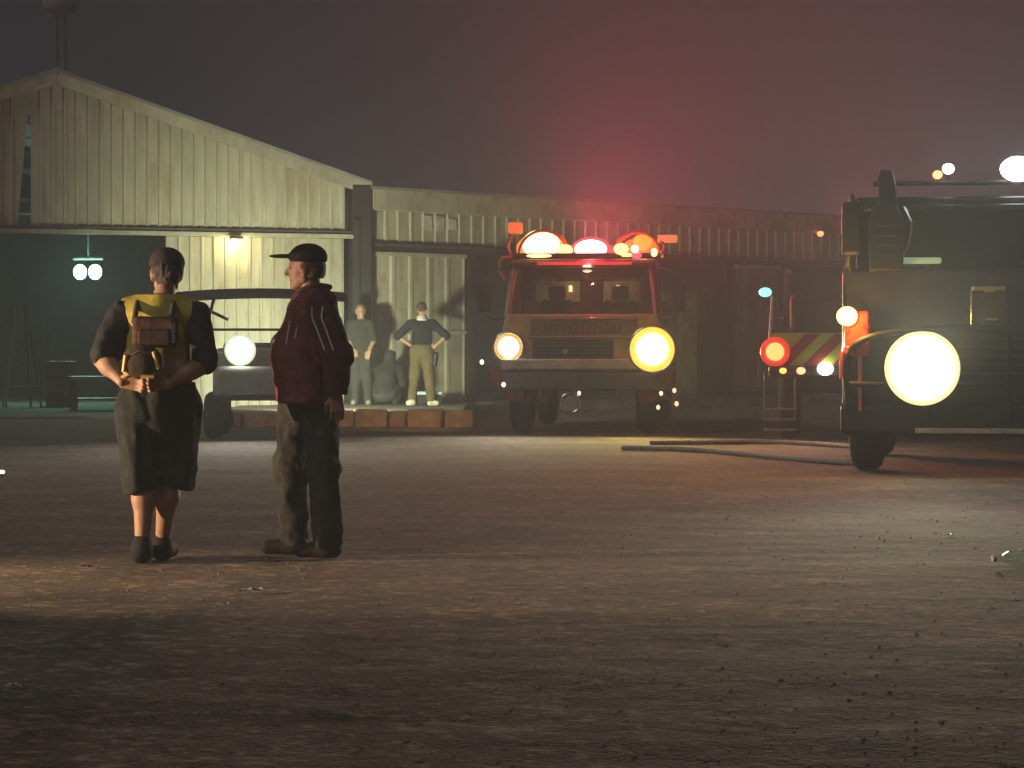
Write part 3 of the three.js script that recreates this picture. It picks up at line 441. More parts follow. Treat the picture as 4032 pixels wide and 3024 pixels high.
{ // open utility buggy with canopy and one lit lamp
  const Z = 31.8, o = thing('utility_buggy', 'small open utility buggy with dark curved canopy and one blazing lamp', 'buggy', [-3.3, 0, -Z], 0.06);
  const can = []; for (let i = 0; i <= 16; i++) { const u = i / 8 - 1; can.push([u * 1.12, 1.95 - 0.055 * u * u]); } for (let i = 16; i >= 0; i--) { const u = i / 8 - 1; can.push([u * 1.12, 1.87 - 0.05 * u * u]); }
  part(o, 'canopy', [prism(can, 1.5, -1.45, 0.012)], mat.canvas, 'dark curved canopy');
  for (const s of [-1, 1]) for (const z of [-0.05, -1.4]) part(o, 'canopy_post', bar([s * 0.98, 1.86, z], [s * 0.64, 0.85, z * 1.05 + 0.05], 0.028), mat.dark);
  part(o, 'canopy_brace', [bar([-0.95, 1.8, -0.05], [-0.42, 1.55, -0.05], 0.022), bar([0.95, 1.8, -0.05], [0.5, 1.55, -0.05], 0.022), bar([-0.6, 1.86, -0.05], [-0.72, 1.42, -0.02], 0.022), bar([0.45, 1.86, -0.05], [0.38, 1.45, -0.02], 0.024), bar([0.75, 1.86, -0.05], [0.66, 1.4, -0.02], 0.022), bar([-0.72, 1.42, 0], [0.7, 1.42, 0], 0.018)], mat.dark);
  part(o, 'dash_cowl', [bx(1.24, 0.32, 0.3, 0, 1.02, -0.05, 0.1)], M(0.4, 0.42, 0.34, 0.5, { map: gr(1) }));
  part(o, 'bonnet', [bx(1.2, 0.45, 0.6, 0, 0.72, 0.12, 0.12)], M(0.36, 0.38, 0.3, 0.5, { map: gr(1) }));
  part(o, 'front_bumper', [tube([[-0.6, 0.5, 0.4], [-0.45, 0.55, 0.52], [0.45, 0.55, 0.52], [0.6, 0.5, 0.4]], 0.03)], mat.black);
  part(o, 'seat', [bx(1.1, 0.14, 0.45, 0, 0.72, -0.85, 0.05), bx(1.1, 0.5, 0.12, 0, 1.0, -1.1, 0.05)], mat.black);
  part(o, 'steering_wheel', ring(0.17, 0.016, 0.3, 1.22, -0.3), mat.black);
  part(o, 'rear_tray', [bx(1.25, 0.3, 0.8, 0, 0.75, -1.65, 0.03)], mat.steel);
  part(o, 'side_mirror', [bx(0.14, 0.18, 0.05, 0.42, 1.42, 0.02, 0.03)], mat.white);
  for (const [x, z] of [[-0.6, 0.1], [0.6, 0.1], [-0.6, -1.6], [0.6, -1.6]]) wheel(o, x, 0.3, z, 0.3, 0.24);
  const h = part(o, 'headlight', [cy(0.15, 0.16, -0.25, 1.15, 0.2, 'z', 0.2), bar([-0.25, 1.0, 0.15], [-0.25, 1.1, 0.18], 0.03)], mat.black);
  part(h, 'lamp_lens', dome(0.16, 1, 1, 0.35, -0.25, 1.15, 0.28), glow(1, 1, 0.92, 24));
  part(h, 'halo_ring', ring(0.18, 0.025, -0.25, 1.15, 0.275), glow(0.95, 1, 0.7, 0.8));  // faint glowing ring paints the halo round the lamp
  spot(o, [-0.25, 1.15, 0.36], [0.2, 1.3, 18], [1, 0.98, 0.8], 42, 1.15, 1, 8);
}

// ------------------------------------------------------------------ lamps and small things
{ // flood lamp on the apron that lights the wall
  const o = thing('wall_floodlight', 'low flood lamp on a stand on the apron, turned towards the shed wall', 'lamp', [-3.1, 0.2, -36.75], 0);
  part(o, 'stand', [bar([0, 0, -0.2], [0, 0.3, 0], 0.016), bar([-0.2, 0, 0.12], [0, 0.3, 0], 0.016), bar([0.2, 0, 0.12], [0, 0.3, 0], 0.016)], mat.steel);
  part(o, 'lamp_housing', [bx(0.3, 0.22, 0.1, 0, 0.4, 0.02, 0.03)], mat.black);
  part(o, 'lamp_lens', bx(0.26, 0.18, 0.02, 0, 0.4, -0.04, 0.006), glow(1, 0.97, 0.6, 4));
  spot(o, [0, 0.4, -0.08], [1.2, 2.3, -5.0], [0.92, 1, 0.66], 155, 1.25, 0.5, 6);
}
{ // warm lamp outside the frame that rakes the ground behind the two men's feet
  const o = thing('side_work_lamp', 'warm work lamp on a stand beyond the frame edge', 'lamp', [-7.6, 0, -12.3], 0);
  part(o, 'stand', [bar([0, 0.75, 0], [0.25, 0, 0.2], 0.016), bar([0, 0.75, 0], [-0.3, 0, 0], 0.016), bar([0, 0.75, 0], [0.2, 0, -0.25], 0.016), bar([0, 0.7, 0], [0, 0.95, 0], 0.02)], mat.steel);
  part(o, 'lamp_housing', cy(0.13, 0.14, 0, 0.98, 0, 'x', 0.16), mat.black);
  part(o, 'lamp_lens', dome(0.14, 0.3, 1, 1, 0.08, 0.98, 0), glow(1, 0.7, 0.4, 8));
  spot(o, [0.15, 0.98, 0], [9, 0.5, -0.3], [1, 0.68, 0.4], 320, 0.36, 0.7, 5);
}
for (const [label, off, y, pts] of [['upper pale fire hose lying across the dirt towards the dark truck', 0, 0.03, [[2560, 1752], [2800, 1750], [3000, 1748], [3200, 1756], [3420, 1772]]], ['lower pale fire hose lying across the dirt towards the dark truck', 0, 0.035, [[2450, 1772], [2700, 1778], [2950, 1798], [3150, 1818], [3420, 1836]]]])
  solo('fire_hose', label, 'hose', tube(pts.map(([px, py]) => { const Z = F * 1.2 / (py - 1364); return [wx(px, Z), 0.026, -Z]; }), 0.027, 8, 60), mat.hose, [0, 0, 0], 0, 'fire hoses on the ground');
{
  const Z = 42.0, b = thing('tool_box', 'low dark tool box with pale teal lid beside the man with hands on hips', 'tool box', [wx(1690, Z), 0.2, -Z], 0.1);
  part(b, 'box_body', bx(0.42, 0.16, 0.25, 0, 0.08, 0, 0.02), mat.dark); part(b, 'box_lid', bx(0.43, 0.06, 0.26, 0, 0.19, 0, 0.02), M(0.5, 0.66, 0.62, 0.5)); part(b, 'handle', tube([[-0.1, 0.22, 0], [-0.08, 0.26, 0], [0.08, 0.26, 0], [0.1, 0.22, 0]], 0.01), mat.black);
}
{ // litter on the dirt
  const scrap = (name, label, cat, px, py, w, d, m, turn) => {
    const Z = F * 1.2 / (py - 1364), x = wx(px, Z), g = new THREE.PlaneGeometry(w, d, 8, 6).rotateX(-Math.PI / 2), p = g.attributes.position;
    for (let i = 0; i < p.count; i++) p.setY(i, 0.012 + 0.35 * Math.min(w, d) * Math.abs(noise(p.getX(i) * 9 / w + px, p.getZ(i) * 5 / d, 1)));
    const s = new THREE.BufferGeometry(); s.copy(g); s.computeVertexNormals();
    solo(name, label, cat, s, m, [x, groundY(x, -Z), -Z], turn, undefined);
  };
  const pale = M(0.6, 0.56, 0.5, 0.8, { map: gr(4) });
  scrap('paper_scrap', 'crumpled pale paper scrap on the dirt in front of the two men', 'paper', 985, 2335, 0.12, 0.06, pale, 0.4);
  scrap('paper_scrap', 'crumpled pale scrap near the lower left corner of the yard', 'paper', 58, 2715, 0.045, 0.06, pale, 1.0);
  scrap('foil_scrap', 'small shiny foil scrap on the dirt below the dark truck', 'foil', 3745, 2112, 0.07, 0.03, M(0.8, 0.8, 0.78, 0.2, { metalness: 1 }), 2.4);
  scrap('leaf_scrap', 'dark leaf scrap on the dirt below the short-trousered man', 'leaf', 340, 2240, 0.07, 0.04, M(0.06, 0.04, 0.03, 0.9), 0.2);
  scrap('paper_scrap', 'tiny pale paper scrap on the dirt beneath the fire truck lamp', 'paper', 2630, 2470, 0.03, 0.02, pale, 0.9);
  const Z = F * 1.2 / (2232 - 1364), x = wx(4010, Z), b = thing('glass_bottle', 'clear glass bottle lying on the dirt at the frame edge', 'bottle', [x, groundY(x, -Z) + 0.045, -Z], 0.25);
  part(b, 'bottle_body', new THREE.LatheGeometry([[0, -0.13], [0.038, -0.128], [0.042, -0.12], [0.042, 0.03], [0.036, 0.06], [0.016, 0.095], [0.015, 0.14], [0.018, 0.142]].map((p) => new THREE.Vector2(...p)), 24).rotateZ(Math.PI / 2), M(0.85, 0.92, 0.88, 0.03, { transmission: 1, thickness: 0 }));
  part(b, 'bottle_cap', cy(0.019, 0.02, -0.145, 0, 0, 'x'), mat.white);
  const Zm = 22.2, mk = thing('cyan_spot', 'tiny glowing cyan-white dome on a stake at the frame edge', 'lamp', [wx(8, Zm), 0, -Zm]);
  part(mk, 'stake', cy(0.012, 0.06, 0, 0.02, 0), mat.steel); part(mk, 'lamp_lens', dome(0.022, 1.2, 0.8, 1, 0, 0.05, 0), glow(0.7, 1, 0.95, 4));  // cyan glint built as a small glowing dome
}

// ------------------------------------------------------------------ people: distance fields meshed as one continuous surface
const smin = (a, b, k) => { const h = Math.max(k - Math.abs(a - b), 0) / k; return Math.min(a, b) - h * h * k * 0.25; };
// a prim is {a,b,ra,rb,f} (tapered capsule, f squashes z) or {c,r} (ellipsoid) in metres
const C = (a, b, ra, rb = ra, f = 1) => ({ a, b, ra, rb, f }), E = (c, r) => ({ c, r });
function dist(p, x, y, z) {
  if (p.c) { const [cx, cy_, cz] = p.c, [rx, ry, rz] = p.r, u = (x - cx) / rx, v = (y - cy_) / ry, w = (z - cz) / rz, l = Math.hypot(u, v, w), g = Math.hypot(u / rx, v / ry, w / rz); return g < 1e-6 ? -Math.min(rx, ry, rz) : l * (l - 1) / g; }
  const { a, b, ra, rb, f } = p, dx = b[0] - a[0], dy = b[1] - a[1], dz = (b[2] - a[2]) / f, px = x - a[0], py = y - a[1], pz = (z - a[2]) / f;
  const t = Math.max(0, Math.min(1, (px * dx + py * dy + pz * dz) / (dx * dx + dy * dy + dz * dz)));
  return (Math.hypot(px - t * dx, py - t * dy, pz - t * dz) - (ra + (rb - ra) * t)) * Math.min(1, f);
}
const field = (prims, k = 0.04) => (x, y, z) => { let d = 9; for (const p of prims) d = smin(d, dist(p, x, y, z), k); return d; };
function bounds(prims, pad) { const lo = [9, 9, 9], hi = [-9, -9, -9]; for (const p of prims) for (const [q, r] of p.c ? [[p.c, Math.max(...p.r)]] : [[p.a, p.ra], [p.b, p.rb]]) for (let i = 0; i < 3; i++) { lo[i] = Math.min(lo[i], q[i] - r - pad); hi[i] = Math.max(hi[i], q[i] + r + pad); } return [lo, hi]; }
function netMesh(fn, [lo, hi], cell) {
  const n = lo.map((l, i) => Math.ceil((hi[i] - l) / cell) + 1), [nx, ny, nz] = n, v = new Float32Array(nx * ny * nz), id = new Int32Array(nx * ny * nz).fill(-1), pos = [], idx = [];
  for (let k = 0, o = 0; k < nz; k++) for (let j = 0; j < ny; j++) for (let i = 0; i < nx; i++, o++) v[o] = fn(lo[0] + i * cell, lo[1] + j * cell, lo[2] + k * cell);
  const S = [1, nx, nx * ny];
  for (let k = 0; k < nz - 1; k++) for (let j = 0; j < ny - 1; j++) for (let i = 0; i < nx - 1; i++) {
    const o = i + j * nx + k * S[2]; let c = 0, x = 0, y = 0, z = 0;
    for (let e = 0; e < 12; e++) {
      const ax = e >> 2, b = (ax + 1) % 3, d = (ax + 2) % 3, p = [0, 0, 0]; p[b] = e & 1; p[d] = (e >> 1) & 1;
      const q = o + p[0] + p[1] * nx + p[2] * S[2], a = v[q], w = v[q + S[ax]];
      if ((a < 0) !== (w < 0)) { const t = a / (a - w); p[ax] = t; x += p[0]; y += p[1]; z += p[2]; c++; }
    }
    if (c) { id[o] = pos.length / 3; pos.push(lo[0] + (i + x / c) * cell, lo[1] + (j + y / c) * cell, lo[2] + (k + z / c) * cell); }
  }
  for (let k = 1; k < nz - 1; k++) for (let j = 1; j < ny - 1; j++) for (let i = 1; i < nx - 1; i++) {
    const o = i + j * nx + k * S[2];
    for (let ax = 0; ax < 3; ax++) {
      const a = v[o] < 0, b = v[o + S[ax]] < 0; if (a === b) continue;
      const s1 = S[(ax + 1) % 3], s2 = S[(ax + 2) % 3], q = [id[o], id[o - s1], id[o - s1 - s2], id[o - s2]];
      if (q.some((t) => t < 0)) continue;
      if (a) idx.push(q[0], q[1], q[2], q[0], q[2], q[3]); else idx.push(q[0], q[2], q[1], q[0], q[3], q[2]);
    }
  }
  const g = new THREE.BufferGeometry(); g.setAttribute('position', new THREE.Float32BufferAttribute(pos, 3)); g.setIndex(idx); g.computeVertexNormals();
  return g;
}
// a head looking along +z, turned by yaw and moved to c
function headPrims(c, yaw, s = 1, chinUp = 0) {
  const R = (p) => { const [x, y0, z0] = p.map((t) => t * s), y = y0 * Math.cos(chinUp) + z0 * Math.sin(chinUp), z = z0 * Math.cos(chinUp) - y0 * Math.sin(chinUp); return [c[0] + x * Math.cos(yaw) + z * Math.sin(yaw), c[1] + y, c[2] - x * Math.sin(yaw) + z * Math.cos(yaw)]; };
  const sq = Math.abs(Math.sin(yaw)), mix = (a, b) => a * (1 - sq) + b * sq;
  const El = (p, r) => E(R(p), [mix(r[0], r[2]) * s, r[1] * s, mix(r[2], r[0]) * s]), Cp = (a, b, ra, rb) => C(R(a), R(b), ra * s, rb * s);
  return { R, El, Cp, prims: [El([0, 0.03, -0.012], [0.076, 0.094, 0.096]), El([0, -0.03, 0.03], [0.058, 0.085, 0.062]), Cp([-0.042, -0.065, 0.0], [-0.012, -0.102, 0.062], 0.026, 0.02), Cp([0.042, -0.065, 0.0], [0.012, -0.102, 0.062], 0.026, 0.02), Cp([0, -0.102, 0.06], [0, -0.1, 0.074], 0.018, 0.015), Cp([0, 0.012, 0.086], [0, -0.03, 0.112], 0.010, 0.015), Cp([-0.034, 0.026, 0.076], [0.034, 0.026, 0.076], 0.014, 0.014), Cp([-0.018, -0.062, 0.082], [0.018, -0.062, 0.082], 0.010, 0.010), El([-0.079, -0.008, -0.006], [0.011, 0.033, 0.02]), El([0.079, -0.008, -0.006], [0.011, 0.033, 0.02])] };
}
// palm, four fingers of two bent lengths each and a thumb; d along the fingers, w across the palm towards the thumb, n the way the palm curls
function handPrims(c, d, w, n, curl = 0.6, s = 1) {
  const D = V3(...d).normalize(), W = V3(...w).addScaledVector(D, -V3(...w).dot(D)).normalize(), N = V3(...n).addScaledVector(D, -V3(...n).dot(D)); N.addScaledVector(W, -N.dot(W)).normalize();
  const P = (a, b, e) => V3(...c).addScaledVector(D, a * s).addScaledVector(W, b * s).addScaledVector(N, e * s).toArray(), out = [];
  for (const b of [-0.03, -0.01, 0.01, 0.03]) out.push(C(P(0, b * 0.7, 0), P(0.085, b, 0), 0.015 * s, 0.0125 * s));
  [[-0.031, 0.058], [-0.011, 0.07], [0.01, 0.075], [0.031, 0.066]].forEach(([b, L]) => { const a1 = curl, a2 = curl * 2.1, k1 = [0.085 + L * 0.55 * Math.cos(a1), b * 1.05, L * 0.55 * Math.sin(a1)], k2 = [k1[0] + L * 0.55 * Math.cos(a2), b * 1.05, k1[2] + L * 0.55 * Math.sin(a2)]; out.push(C(P(0.085, b, 0), P(...k1), 0.0105 * s, 0.0095 * s), C(P(...k1), P(...k2), 0.0095 * s, 0.008 * s)); });
  out.push(C(P(0.015, 0.03, 0.005), P(0.045, 0.055, 0.018), 0.014 * s, 0.0115 * s), C(P(0.045, 0.055, 0.018), P(0.078, 0.058, 0.034), 0.0115 * s, 0.009 * s));
  return out;
}
function person(spec) {
  const { label, pos, turn = 0, cell = 0.012, fine = 0.005, group } = spec, o = thing('person', label, 'person', pos, turn, group);
  const geos = [netMesh(field(spec.body, 0.045), bounds(spec.body, 0.05), cell), netMesh(field(spec.head.prims, 0.022), bounds(spec.head.prims, 0.03), fine)];
  for (const h of spec.hands) geos.push(netMesh(field(h, 0.008), bounds(h, 0.02), fine * 0.8));
  part(o, 'body', geos, spec.skin);
  for (const c of spec.clothes) {
    const f = field(c.prims, c.k ?? 0.05), a = c.fold ?? 0.006, st = c.stretch ?? [9, 5, 9], clip = c.clip ?? (() => -9);
    const g = netMesh((x, y, z) => Math.max(f(x, y, z) + a * (noise(x * st[0] + 3, y * st[1], z * st[2]) + 0.6 * noise(x * st[0] * 2.3 + y * 7, y * st[1] * 2, z * st[2] * 2.3)), clip(x, y, z)), bounds(c.prims, 0.03), c.cell ?? cell * 0.85);
    const p = part(c.on ? o.getObjectByName(c.on) : o, c.name, g, c.mat, c.label);
  }
  for (const e of spec.eyes ?? []) part(o, 'eye', dome(0.011, 1, 1, 1, ...e), M(0.05, 0.04, 0.035, 0.2));
  return o;
}
const below = (y) => (x, Y) => Y - y, above = (y) => (x, Y) => y - Y, both = (...f) => (x, y, z) => Math.max(...f.map((g) => g(x, y, z)));

{ // man in shorts and yellow vest, seen from behind, hands behind his back
  const X = wx(600, 13.46), Z = -13.46, hd = headPrims([0.075, 1.60, -0.02], Math.PI + 0.35);
  const sL = [-0.165, 1.385, 0], eL = [-0.262, 1.13, 0.10], wL = [-0.135, 1.005, 0.215], sR = [0.245, 1.375, 0], eR = [0.30, 1.10, 0.09], wR = [0.12, 1.0, 0.215];
  const hips = [[-0.055, 0.9, 0], [0.115, 0.9, 0]], knees = [[-0.045, 0.49, 0.02], [0.085, 0.49, -0.07]], ankles = [[-0.05, 0.09, 0.05], [0.035, 0.09, -0.12]];
  const torso = (g) => [C([0.04, 0.93, 0], [0.04, 1.15, -0.02], 0.17 + g, 0.185 + g, 0.8), C([0.04, 1.15, -0.02], [0.04, 1.33, 0.0], 0.185 + g, 0.165 + g, 0.72), C([-0.13, 1.385, 0], [0.21, 1.375, 0], 0.07 + g * 0.7, 0.07 + g * 0.7)];
  const legs = (g) => [0, 1].map((i) => [C(hips[i], knees[i], 0.095 + g, 0.062 + g), C(knees[i], [knees[i][0] * 0.9, 0.36, knees[i][2] + 0.02], 0.056 + g, 0.062 + g), C([knees[i][0] * 0.9, 0.36, knees[i][2] + 0.02], ankles[i], 0.06 + g, 0.037 + g)]).flat();
  const arm = (s, e, w, g) => [C(s, e, 0.058 + g, 0.045 + g), C(e, [e[0] * 0.65 + w[0] * 0.35, e[1] * 0.65 + w[1] * 0.35, e[2] * 0.65 + w[2] * 0.35], 0.045 + g, 0.044 + g), C([e[0] * 0.65 + w[0] * 0.35, e[1] * 0.65 + w[1] * 0.35, e[2] * 0.65 + w[2] * 0.35], w, 0.044 + g, 0.029 + g)];
  const hl = handPrims(wL, [1, -0.12, 0.1], [0, 1, 0.2], [0, 0, 1], 0.55), hr = handPrims(wR, [-1, -0.1, 0.25], [0, 1, 0.1], [0, 0.2, 1], 0.75);
  const half = (a, b, t) => a.map((q, i) => q + (b[i] - q) * t);
  person({
    label: 'heavy man in cap, dark shorts and yellow vest seen from behind, hands behind his back', pos: [X, groundY(X, Z) + 0.004, Z], cell: 0.0105, fine: 0.005, skin: skin(0.42, 0.235, 0.16),
    body: [...torso(-0.03), ...legs(0), ...arm(sL, eL, wL, 0), ...arm(sR, eR, wR, 0), C([0.05, 1.38, 0], [0.072, 1.53, -0.02], 0.066, 0.056), C([-0.05, 0.07, 0.05], [-0.055, 0.05, -0.11], 0.04, 0.03), C([0.035, 0.07, -0.12], [0.065, 0.05, -0.27], 0.04, 0.03)],
    head: { prims: hd.prims }, hands: [hl, hr],
    clothes: [
      { name: 'hair', prims: [hd.El([0, 0.045, -0.02], [0.085, 0.095, 0.102]), hd.El([0, -0.01, -0.045], [0.075, 0.075, 0.072])], k: 0.03, fold: 0.006, stretch: [60, 30, 60], cell: 0.006, mat: M(0.07, 0.055, 0.048, 0.85, { map: scaled(T.cloth, 8) }), clip: (x, y, z) => Math.max(1.545 - y, (1.60 - y) * 0.6 - (z + 0.045)) },
      { name: 'cap', prims: [hd.El([0, 0.06, -0.014], [0.092, 0.088, 0.112]), hd.El([0, 0.06, 0.12], [0.07, 0.012, 0.08])], k: 0.02, fold: 0.002, cell: 0.006, mat: cloth(0.075, 0.068, 0.064, 5, 0.9), clip: (x, y) => 1.635 - y },
      { name: 'shirt', prims: [...torso(0.004), C(sL, half(sL, eL, 0.92), 0.075, 0.078), C(sR, half(sR, eR, 0.9), 0.075, 0.08), C([0.05, 1.38, 0], [0.06, 1.45, 0], 0.085, 0.07)], fold: 0.013, stretch: [12, 9, 12], mat: cloth(0.036, 0.042, 0.046), clip: both(above(0.90), (x, y) => y - 1.45) },
      { name: 'vest', prims: [...torso(0.022), C([0.045, 1.38, 0.0], [0.06, 1.47, 0.0], 0.095, 0.078)], fold: 0.004, mat: M(0.62, 0.50, 0.07, 0.75, { map: scaled(T.cloth, 4), bumpMap: scaled(T.clothBump, 3), bumpScale: 0.004 }), clip: (x, y, z) => Math.max(1.04 - y, y - 1.485, Math.abs(x - 0.04) - 0.2 - 0.02 * Math.sin(y * 9)) },
      { name: 'reflective_band', on: 'vest', prims: torso(0.028), fold: 0.003, mat: M(0.42, 0.42, 0.4, 0.35), clip: (x, y, z) => Math.max(Math.abs(y - 1.10) - 0.025, Math.abs(x - 0.04) - 0.2) },
      { name: 'shorts', k: 0.018, prims: [C([0.035, 0.97, 0], [0.035, 0.86, 0], 0.19, 0.205, 0.82), C([-0.07, 0.86, 0.02], [-0.072, 0.36, 0.04], 0.13, 0.088), C([0.14, 0.86, -0.02], [0.125, 0.36, -0.07], 0.13, 0.088)], fold: 0.016, stretch: [13, 5, 13], mat: cloth(0.034, 0.04, 0.038), clip: (x, y, z) => Math.max(0.392 + 0.03 * Math.sin(x * 21 + z * 9) * 0.5 + (x > 0.03 ? 0.012 : 0) - y, y - 1.0) },
      ...[0, 1].map((i) => ({ name: 'shoe', prims: [C([ankles[i][0], 0.06, ankles[i][2] + 0.02], [ankles[i][0] + (i ? 0.03 : -0.005), 0.045, ankles[i][2] - 0.17], 0.052, 0.042), C([ankles[i][0], 0.12, ankles[i][2]], [ankles[i][0], 0.06, ankles[i][2]], 0.05, 0.054)], fold: 0.002, mat: cloth(0.022, 0.022, 0.024, 5, 0.7), clip: both(above(0.0), below(0.155)), cell: 0.008 })),
    ],
  });
  // pack on his back, pouch in his hands
  const bp = thing('backpack', 'small dark brown backpack worn over the yellow vest', 'backpack', [X, groundY(X, Z) + 0.004, Z]);
  part(bp, 'pack_body', [new RoundedBoxGeometry(0.25, 0.17, 0.09, 4, 0.035).rotateZ(-0.03).translate(0.045, 1.275, 0.20)], cloth(0.10, 0.055, 0.038, 4, 0.8));
  part(bp, 'front_pocket', [new RoundedBoxGeometry(0.19, 0.09, 0.05, 3, 0.022).translate(0.05, 1.245, 0.248)], cloth(0.07, 0.04, 0.03, 4, 0.8));
  for (const x of [-0.07, 0.13]) part(bp, 'strap', tube([[x, 1.33, 0.2], [x, 1.43, 0.09], [x, 1.465, 0.0], [x, 1.43, -0.08], [x, 1.3, -0.15]], 0.016), mat.canvas);
  part(bp, 'buckle', bx(0.022, 0.11, 0.012, 0.15, 1.27, 0.25), mat.chrome);
  const bag = thing('waist_pouch', 'bulging dark pouch with yellow trim held behind the man\'s back', 'pouch', [X, groundY(X, Z) + 0.004, Z]);
  part(bag, 'pouch_body', new THREE.SphereGeometry(0.105, 28, 20).scale(1.05, 0.95, 0.62).translate(-0.02, 1.115, 0.245), cloth(0.07, 0.045, 0.032, 4, 0.7));
  for (const [a, b] of [[[-0.10, 1.15, 0.295], [-0.115, 1.06, 0.275]], [[0.05, 1.17, 0.295], [0.075, 1.075, 0.28]], [[-0.02, 1.035, 0.285], [0.05, 1.03, 0.28]]]) part(bag, 'yellow_trim', bar(a, b, 0.012), M(0.7, 0.52, 0.12, 0.6));
  part(bag, 'zip', tube([[-0.09, 1.14, 0.29], [-0.02, 1.17, 0.305], [0.05, 1.15, 0.295]], 0.005), mat.steel);
}
{ // man in cap and dark red jacket, in profile
  const X = wx(1215, 13.85), Z = -13.85, hd = headPrims([-0.015, 1.645, 0], -Math.PI / 2 - 0.12, 1.0);
  const sN = [0.085, 1.42, 0.17], eN = [0.185, 1.15, 0.25], wN = [0.175, 0.92, 0.22], sF = [-0.01, 1.43, -0.19], eF = [-0.02, 1.15, -0.26], wF = [-0.06, 0.93, -0.2];
  const hips = [[0.06, 0.95, 0.095], [-0.06, 0.95, -0.095]], knees = [[0.095, 0.51, 0.11], [-0.115, 0.52, -0.1]], ankles = [[0.115, 0.09, 0.11], [-0.09, 0.09, -0.10]];
  const torso = (g) => [C([-0.01, 0.98, 0], [-0.035, 1.13, 0], 0.145 + g, 0.155 + g, 1.12), C([-0.035, 1.13, 0], [0.015, 1.37, 0], 0.155 + g, 0.125 + g, 1.2), C([0.035, 1.42, 0.12], [0.025, 1.42, -0.13], 0.075 + g, 0.075 + g)];
  const legs = (g) => [0, 1].map((i) => [C(hips[i], knees[i], 0.092 + g, 0.062 + g), C(knees[i], ankles[i], 0.06 + g, 0.04 + g)]).flat();
  const mid = (a, b, t) => a.map((q, i) => q + (b[i] - q) * t);
  const arm = (s, e, w, g) => [C(s, e, 0.06 + g, 0.047 + g), C(e, w, 0.046 + g, 0.03 + g)];
  const hn = handPrims(wN, [0.05, -1, 0.0], [-1, 0, 0.2], [-0.2, 0, -1], 0.45), hf = handPrims(wF, [-0.1, -1, 0.1], [-1, 0, 0], [0, 0, 1], 0.6);
  const pipe = (pts) => tube(pts, 0.0055, 6, 24);
  const o = person({
    label: 'man in dark cap and dull red jacket standing in profile facing left', pos: [X, groundY(X, Z) + 0.004, Z], cell: 0.0105, fine: 0.0045, skin: skin(0.36, 0.19, 0.13),
    body: [...torso(-0.03), ...legs(-0.005), ...arm(sN, eN, wN, 0), ...arm(sF, eF, wF, 0), C([0.04, 1.42, 0], [0.005, 1.57, 0], 0.068, 0.06), C([0.115, 0.06, 0.11], [-0.02, 0.045, 0.12], 0.04, 0.03), C([-0.09, 0.06, -0.1], [-0.2, 0.045, -0.11], 0.04, 0.03)],
    head: { prims: hd.prims }, hands: [hn, hf], eyes: [hd.R([-0.03, 0.0, 0.078]), hd.R([0.03, 0.0, 0.078])],
    clothes: [
      { name: 'hair', prims: [hd.El([0, -0.005, -0.045], [0.08, 0.085, 0.07])], fold: 0.004, stretch: [60, 30, 60], cell: 0.006, mat: M(0.05, 0.035, 0.028, 0.85), clip: (x, y) => 1.585 - y },
      { name: 'cap', prims: [hd.El([0, 0.06, -0.014], [0.089, 0.082, 0.11]), hd.El([0, 0.068, 0.13], [0.072, 0.012, 0.085])], k: 0.02, fold: 0.001, cell: 0.006, mat: cloth(0.022, 0.018, 0.019, 5, 0.85), clip: (x, y, z) => 1.678 + 0.03 * Math.max(0, -x) - y },
      { name: 'jacket', prims: [...torso(0.02), C([0.06, 1.42, 0.1], sN, 0.085, 0.088), ...arm(sF, eF, mid(eF, wF, 0.9), 0.03), C([0.04, 1.43, 0], [0.025, 1.52, 0], 0.09, 0.08), C([-0.02, 1.0, 0], [0.0, 0.84, 0], 0.172, 0.185, 1.4)], fold: 0.014, stretch: [12, 8, 12], mat: cloth(0.22, 0.065, 0.058, 3), clip: both((x, y, z) => 0.875 - y, (x, y) => y - 1.53) },
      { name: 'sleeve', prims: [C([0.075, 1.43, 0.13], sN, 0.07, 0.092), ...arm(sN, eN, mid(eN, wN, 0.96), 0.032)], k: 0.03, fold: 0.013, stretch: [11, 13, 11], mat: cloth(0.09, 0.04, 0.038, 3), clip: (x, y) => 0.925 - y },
      { name: 'trousers', prims: [C([0.0, 0.98, 0], [0.0, 0.9, 0], 0.13, 0.14, 1.1), ...[0, 1].map((i) => [C(hips[i], knees[i], 0.108, 0.088), C(knees[i], [ankles[i][0], 0.1, ankles[i][2]], 0.088, 0.084)]).flat()], fold: 0.015, stretch: [14, 9, 14], mat: cloth(0.062, 0.062, 0.06, 3), clip: both(above(0.05), below(1.0)) },
      ...[0, 1].map((i) => ({ name: 'shoe', prims: [C([ankles[i][0] + 0.03, 0.055, ankles[i][2]], [ankles[i][0] - 0.15, 0.042, ankles[i][2] + 0.01], 0.052, 0.04), C([ankles[i][0] + 0.005, 0.11, ankles[i][2]], [ankles[i][0], 0.06, ankles[i][2]], 0.05, 0.054)], fold: 0.002, cell: 0.008, mat: cloth(0.03, 0.026, 0.024, 5, 0.6), clip: both(above(0.0), below(0.15)) })),
    ],
  });
  const jk = o.getObjectByName('jacket'), pm = M(0.5, 0.42, 0.34, 0.6);
  const onArm = (t, a) => { const q = t < 0.55 ? mid(sN, eN, t / 0.55) : mid(eN, wN, (t - 0.55) / 0.45), r = 0.096 - 0.02 * t; return [q[0] + Math.sin(a) * r, q[1], q[2] + Math.cos(a) * r]; };
  for (const a of [-0.75, -0.1]) part(jk, 'piping', pipe([0, 0.12, 0.25, 0.38, 0.5].map((t) => onArm(t, a + (t < 0.1 ? 0.3 : 0)))), pm);
